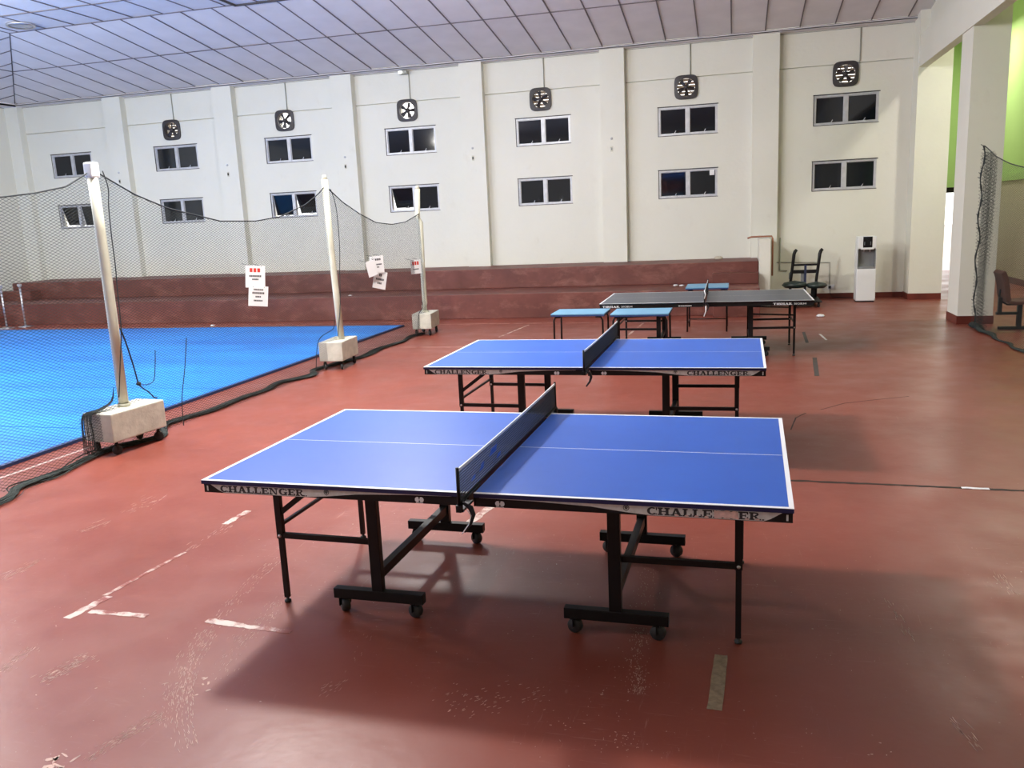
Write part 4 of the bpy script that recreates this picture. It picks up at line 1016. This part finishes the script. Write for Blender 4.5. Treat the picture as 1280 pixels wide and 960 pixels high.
# net gathered in the corner of the first block
m = MB(); random.seed(5)
for k in range(16):
    a = k/15; jx = random.uniform(-0.012, 0.012)
    m.tube(spline([(P1[0]-0.17+0.14*a+jx, P1[1]-0.385, 0.03), (P1[0]-0.165+0.12*a-jx, P1[1]-0.372, 0.20), (P1[0]-0.15+0.10*a, P1[1]-0.36, 0.385), (P1[0]-0.10+0.06*a, P1[1]-0.22, 0.41), (P1[0]-0.06+0.02*a, P1[1]-0.09, 0.46), (P1[0]-0.045, P1[1]-0.05, 0.58)], 3), 0.0032, 4)
for k in range(9):
    z = 0.08+0.034*k; m.tube([(P1[0]-0.17, P1[1]-0.382, z), (P1[0]-0.10, P1[1]-0.384, z-0.02), (P1[0]-0.03, P1[1]-0.380, z)], 0.0025, 4)
nb = tag(m.build('net_bunch', MT['safety']), 'bunched dark net draped over the block of the nearest pole', 'net'); nb['kind'] = 'stuff'
# trailing net edge gathered on the floor
random.seed(11)
FLN = [(-5.30, 2.6), (-5.36, 3.8), (-5.37, 4.83), (-5.52, 5.15), (-5.50, 5.5), (-5.56, 5.86), (-5.60, 6.29), (-5.42, 6.75), (-5.70, 7.22), (-5.60, 7.8), (-5.62, 8.45), (-5.58, 9.0), (-5.66, 9.40), (-5.45, 9.9), (-5.62, 10.3), (-5.5, 10.9), (-5.40, 11.54), (-5.46, 12.2), (-5.36, 12.9), (-5.46, 13.5), (-5.36, 13.9)]
fine = []
for i in range(len(FLN)-1):
    p0, p1, p2, p3 = [Vector(FLN[max(0, min(len(FLN)-1, i+j))]) for j in (-1, 0, 1, 2)]
    for q in range(6):
        u = q/6; fine.append(0.5*((2*p1)+(-p0+p2)*u+(2*p0-5*p1+4*p2-p3)*u*u+(-p0+3*p1-3*p2+p3)*u**3))
m = MB(); rs = [0.020+0.010*math.sin(i*0.37)+random.uniform(0, 0.006) for i in range(len(fine))]
m.tube([(p.x, p.y, 0.6*r+0.002) for p, r in zip(fine, rs)], rs, 8, flat=0.6)
for k in range(26):
    ph, am, fr, o_ = random.uniform(0, 6), random.uniform(0.01, 0.04), random.uniform(0.12, 0.5), random.gauss(0, 0.035)
    m.tube([(p.x+o_*(0.7+0.5*math.sin(i*0.11+k))+am*math.sin(i*fr+ph), p.y, 0.010+0.012*abs(math.sin(i*0.2+k))+0.3*max(0, 0.03-abs(o_))) for i, p in enumerate(fine)], random.uniform(0.003, 0.0065), 4, caps=False)
hm = tag(m.build('gathered_net_hem', MT['safetyg']), 'dark gathered net hem trailing on the floor below the poles', 'net hem')

# notices tied to the net
def notice(y, z, x, w_, h_, tilt, label, rows, red=None, yaw=-0.5, name='notice'):
    t = thing(name, label, 'notice', (x, y, z), 0, 'paper notices tied to the nets')
    t.rotation_euler = (0, 0, PI/2-0.55+yaw*0)
    s = thing('tmp', None, None)
    bpy.data.objects.remove(s)
    c, s_ = math.cos(tilt), math.sin(tilt)
    def rot(ps): return [(a*c-b*s_, a*s_+b*c) for a, b in ps]
    MB().prism(rot([(-w_/2, -h_), (w_/2, -h_), (w_/2, 0), (-w_/2, 0)]), 0.002, 'y', 0).build('sheet', MT['paper'], t)
    for dx in (-0.07, 0.07):
        p = rot([(dx, -0.012)])[0]; MB().tube([(p[0], -0.004, p[1]), (p[0], 0.01, p[1]+0.01), (p[0], 0.19, p[1]+0.03)], 0.003, 5).build('tie', MT['rope'], t)
    m = MB(); mr = MB(); anyr = False
    for (yy, ww, hh, isr) in rows:
        n = max(2, int(ww/(hh*0.8))); 
        for k in range(n):
            a = -ww/2+ww*k/n; p = rot([(a, -yy), (a+ww/n*0.75, -yy), (a+ww/n*0.75, -yy+hh), (a, -yy+hh)])
            (mr if isr else m).prism(p, -0.001, 'y', 0.0)
            anyr = anyr or isr
    if m.v: m.build('print', MT['ink'], t)
    if anyr: tag(mr.build('print', MT['red'], t), 'red print')
    return t
SX = -5.30
notice(8.56, 1.55, SX, 0.24, 0.25, -0.10, 'upper sheet of the large white notice, with red heading', [(0.075, 0.14, 0.045, True), (0.13, 0.15, 0.022, False), (0.165, 0.08, 0.018, False)])
notice(8.57, 1.315, SX+0.01, 0.24, 0.23, -0.14, 'lower sheet of the large white notice, plain black print', [(0.05, 0.12, 0.018, False), (0.09, 0.15, 0.022, False), (0.13, 0.07, 0.018, False), (0.175, 0.11, 0.018, False)])
notice(11.93, 1.48, SX, 0.25, 0.26, 0.03, 'small upright white notice right of the middle net pole', [(0.07, 0.16, 0.03, False), (0.14, 0.18, 0.02, False), (0.18, 0.08, 0.018, False)])
notice(11.76, 1.42, SX-0.03, 0.18, 0.24, 0.22, 'blank white sheet tucked behind the small upright notice', [])
notice(12.03, 1.24, SX+0.02, 0.24, 0.27, -0.25, 'tilted white notice hanging below the small upright one', [(0.08, 0.05, 0.04, False), (0.14, 0.15, 0.03, False), (0.20, 0.08, 0.03, False)])
notice(13.55, 1.33, SX, 0.22, 0.24, 0.02, 'small notice with red top beside the farthest net pole', [(0.09, 0.15, 0.06, True), (0.17, 0.12, 0.02, False)])

# ------------------------------------------------------------------ stanchions
for (x, y, l) in ((-16.50, 15.62, 'chrome queue stanchion at the left picture edge'), (-16.00, 15.40, 'chrome queue stanchion standing right of the one at the left edge')):
    x2, y2 = (-15.86, 15.72) if 'right of' in l else (-16.12, 15.45)
    t = thing('stanchion', l, 'stanchion', (x2, y2, 0), 0, 'chrome stanchions beyond the mat')
    MB().lathe([(0.0005, 0), (0.17, 0.0), (0.17, 0.012), (0.08, 0.03), (0.03, 0.04), (0.0005, 0.04)], n=24).build('base', MT['chrome'], t)
    MB().tube([(0, 0, 0.03), (0, 0, 0.93)], 0.022, 12).build('post', MT['chrome'], t)
    MB().lathe([(0.022, 0.92), (0.045, 0.93), (0.048, 0.97), (0.042, 0.985), (0.0005, 0.99)], n=16).build('head', MT['alu'], t)

# ------------------------------------------------------------------ water dispenser
t = thing('water_dispenser', 'tall white water dispenser with black tap panel by the back wall', 'water dispenser', (2.49, 18.02, 0), 0.0)
m = MB(); m.box(-0.18, 0.18, -0.17, 0.17, 0.025, 0.66); m.build('body', MT['whitepl'], t, bevel=0.018)
m = MB(); m.box(-0.165, 0.165, -0.155, 0.16, 0.0, 0.03); m.build('plinth', MT['rubber'], t)
m = MB(); m.box(-0.18, 0.18, -0.03, 0.17, 0.66, 1.06); m.box(-0.18, -0.155, -0.15, -0.03, 0.66, 1.06); m.box(0.155, 0.18, -0.15, -0.03, 0.66, 1.06)
m.build('recess_shell', MT['whitepl'], t)
m = MB(); m.box(-0.155, 0.155, -0.04, -0.03, 0.66, 1.04); m.box(-0.165, 0.165, -0.165, -0.03, 0.655, 0.70); m.box(-0.168, -0.153, -0.158, -0.03, 0.70, 1.04); m.box(0.153, 0.168, -0.158, -0.03, 0.70, 1.04); m.build('recess_lining', MT['greypl'], t, bevel=0.005)
m = MB(); m.box(-0.175, 0.175, -0.165, 0.17, 1.05, 1.29); m.build('head', MT['whitepl'], t, bevel=0.02)
m = MB(); m.box(-0.075, 0.095, -0.172, -0.160, 1.075, 1.285); m.build('tap_panel', MT['gloss'], t, bevel=0.004)
m = MB(); m.box(-0.11, 0.12, -0.19, -0.06, 1.035, 1.065); m.build('tap_visor', MT['whitepl'], t, bevel=0.008)
for x in (-0.05, 0.06):
    MB().tube([(x, -0.12, 1.04), (x, -0.12, 0.99)], 0.012, 8).build('tap', MT['chrome'], t)
    MB().box(x-0.004, x+0.006, -0.176, -0.172, 1.12, 1.19).build('lever', MT['greypl'], t)
MB().box(-0.13, 0.13, -0.15, -0.05, 0.70, 0.708).build('drip_tray', MT['greypl'], t)

# ------------------------------------------------------------------ hand trolley against the wall
t = thing('hand_trolley', 'black two-handled trolley with dark pads parked by the back wall', 'trolley', (1.36, 17.9, 0))
for s in (-1, 1):
    m = MB(); xb = 0.245*s-0.02; m.tube([(xb-0.03, 0, 0.10), (xb-0.02, 0, 0.45), (xb+0.02, 0, 0.82), (xb+0.035, 0, 0.98), (xb+0.055, 0.01, 1.04), (xb+0.085, 0.02, 1.07)], [0.028, 0.029, 0.031, 0.034, 0.034, 0.032], 10)
    m.build('handle_bar', MT['black'], t)
MB().box(-0.25, 0.24, -0.012, 0.012, 0.75, 0.79).build('cross_bar', MT['black'], t)
MB().box(-0.27, 0.22, -0.015, 0.015, 0.60, 0.67).build('cross_bar', MT['black'], t)
m = MB(); m.box(-0.03, 0.015, -0.025, 0.0, 0.12, 0.77); tag(m.build('centre_bar', MT['bluebar'], t), 'dark blue centre bar')
for x0, x1, z, hh in ((-0.46, 0.04, 0.38, 0.085), (0.0, 0.42, 0.36, 0.075)):
    m = MB(); xc = (x0+x1)/2; hw = (x1-x0)/2
    m.lathe([(0.001, -hh*0.8), (0.75, -hh*0.7), (1.0, -hh*0.1), (0.85, hh*0.5), (0.001, hh)], n=18)
    m.v = [(xc+a*hw, -0.05+b*0.2, z+c) for a, b, c in m.v]; m.build('seat_pad', MT['tarp'], t)
m = MB(); m.tube([(-0.26, 0.03, 0.44), (-0.31, 0.03, 0.50), (-0.31, 0.03, 0.60), (-0.26, 0.03, 0.66)], 0.012, 8); m.build('loop', MT['greypl'], t)
m = MB(); m.box(-0.09, -0.03, 0.0, 0.03, 0.42, 0.61)
m.build('folded_bracket', MT['greypl'], t)
m = MB(); m.box(-0.28, 0.24, -0.9, 0.02, 0.10, 0.125); m.build('platform', MT['black'], t, bevel=0.004)
m = MB(); m.box(0.11, 0.19, -0.02, 0.02, 0.12, 0.36); m.build('strut', MT['black'], t)
for x in (-0.23, 0.19):
    for y in (-0.82, -0.05): caster(t, x, y, 0.042, 0.105, w=0.028, yaw=0.3)

# ------------------------------------------------------------------ right: net on the pillar, waiting chair
tR = [(7.5, 2.50), (9.0, 2.25), (10.5, 2.18), (12.0, 2.27), (12.7, 2.36), (13.4, 2.49), (13.9, 2.64), (14.05, 2.68)]
nr = safety_net('dark mesh net hung from the free-standing pillar on the right', lambda y: 3.50, tR, (7.5, 14.05), wv=0.02, sy=0.058)
oy = (7.5+14.05)/2
m = MB()
for q, (ya, off) in enumerate(((13.45, 0.05), (13.62, 0.09), (13.5, -0.05))):
    for fam in (1, -1):
        c = ya - 6.0
        while c < 14.05+6.0:
            run = []; z = 0.03
            while z < 2.6:
                y = c+fam*z/0.45
                if ya+0.10*math.sin(z*2+q) <= y <= 14.03 and z < (lerp_pts(tR, y) or 0): run.append((off*0.6+0.03*math.sin(y*28+q*2), y-oy, z))
                elif len(run) > 1: emit(m, run, 0.0022); run = []
                else: run = []
                z += 0.05
            if len(run) > 1: emit(m, run, 0.0022)
            c += 0.045
fm = m.build('folded_net', MT['safety'], nr, recalc=False); fm['kind'] = 'stuff'
m = MB(); pts = []
for i in range(40):
    z = 2.68-2.6*i/39; pts.append((0.0+0.02*math.sin(i*0.7), 14.05-oy-0.02*math.sin(i*0.4)-(0.03 if i > 30 else 0), z))
m.tube(pts, [0.009+0.006*((i*7) % 3 == 0) for i in range(40)], 6)
for i in range(0, 40, 1):
    p = pts[i]; a = random.uniform(-0.04, 0.04); m.tube([p, (p[0]+a, p[1]+0.01, p[2]+0.02)], 0.005, 5)
m.build('edge_rope', MT['rope'], nr)
random.seed(21)
hem = []; 
for i in range(60):
    y = 14.10-6.6*i/59; hem.append((3.50+0.03*math.sin(i*0.9)-0.0, y, 0))
rs = [0.06+0.05*max(0, 1-i/9)+0.008*math.sin(i*1.7) if i < 10 else 0.03+0.012*math.sin(i*1.3) for i in range(60)]
m = MB(); m.tube([(p[0], p[1], 0.4*r+0.002) for p, r in zip(hem, rs)], [r*0.45 for r in rs], 8, flat=0.7)
for k in range(22):
    ph, am, fr, o_ = random.uniform(0, 6), random.uniform(0.005, 0.02), random.uniform(0.2, 0.8), random.gauss(0, 0.5)
    m.tube([(p[0]+o_*r*0.9+am*math.sin(i*fr+ph), p[1], 0.008+0.02*abs(math.sin(i*0.3+k))*r/0.05) for i, (p, r) in enumerate(zip(hem, rs))], random.uniform(0.003, 0.006), 4, caps=False)
tag(m.build('gathered_net_hem', MT['safetyg']), 'dark net hem lying along the floor from the right pillar', 'net hem')

t = thing('waiting_chair', 'brown upholstered beam chair behind the right net beside the pillar', 'chair', (3.98, 13.80, 0))
def slab(mb, pts, y0, y1, th):
    # curved slab following a 2D side profile (x,z)
    n = len(pts); vs = []
    for y in (y0, y1):
        for i, (x, z) in enumerate(pts):
            a = pts[min(i+1, n-1)]; b = pts[max(i-1, 0)]; d = Vector((a[0]-b[0], a[1]-b[1])).normalized(); nn = Vector((-d.y, d.x))*th/2
            vs += [(x+nn.x, y, z+nn.y), (x-nn.x, y, z-nn.y)]
    fs = []
    o2 = 2*n
    for i in range(n-1):
        a = 2*i; fs += [(a, a+2, a+2+o2, a+o2), (a+1, a+1+o2, a+3+o2, a+3), (a, a+1, a+3, a+2), (a+o2, a+2+o2, a+3+o2, a+1+o2)]
    fs += [(0, o2, o2+1, 1), (2*n-2, 2*n-1, o2+2*n-1, o2+2*n-2)]
    mb.add(vs, fs); return mb
slab(MB(), [(-0.24, 0.86), (-0.22, 0.84), (-0.19, 0.75), (-0.165, 0.62), (-0.15, 0.50), (-0.13, 0.44)], -0.22, 0.22, 0.07).build('backrest', MT['brown'], t, bevel=0.02)
slab(MB(), [(-0.13, 0.425), (-0.02, 0.41), (0.15, 0.42), (0.28, 0.425), (0.33, 0.40)], -0.23, 0.23, 0.05).build('seat', MT['brown'], t, bevel=0.02)
m = MB(); m.tube([(-0.20, 0.0, 0.60), (-0.21, 0, 0.50), (-0.18, 0, 0.42), (-0.10, 0, 0.37), (0.10, 0, 0.37)], 0.014, 8); m.build('back_bracket', MT['black'], t)
m = MB(); m.box(-0.22, -0.17, -0.03, 0.03, 0.22, 0.48); m.build('rear_post', MT['black'], t)
m = MB(); m.box(-0.24, 0.06, -0.03, 0.03, 0.22, 0.26); m.build('side_rail', MT['black'], t)
m = MB(); m.box(0.04, 0.10, -0.03, 0.03, 0.04, 0.385); m.build('column', MT['black'], t)
m = MB(); m.box(-0.20, 0.42, -0.03, 0.03, 0.0, 0.045); m.build('foot_beam', MT['black'], t, bevel=0.004)
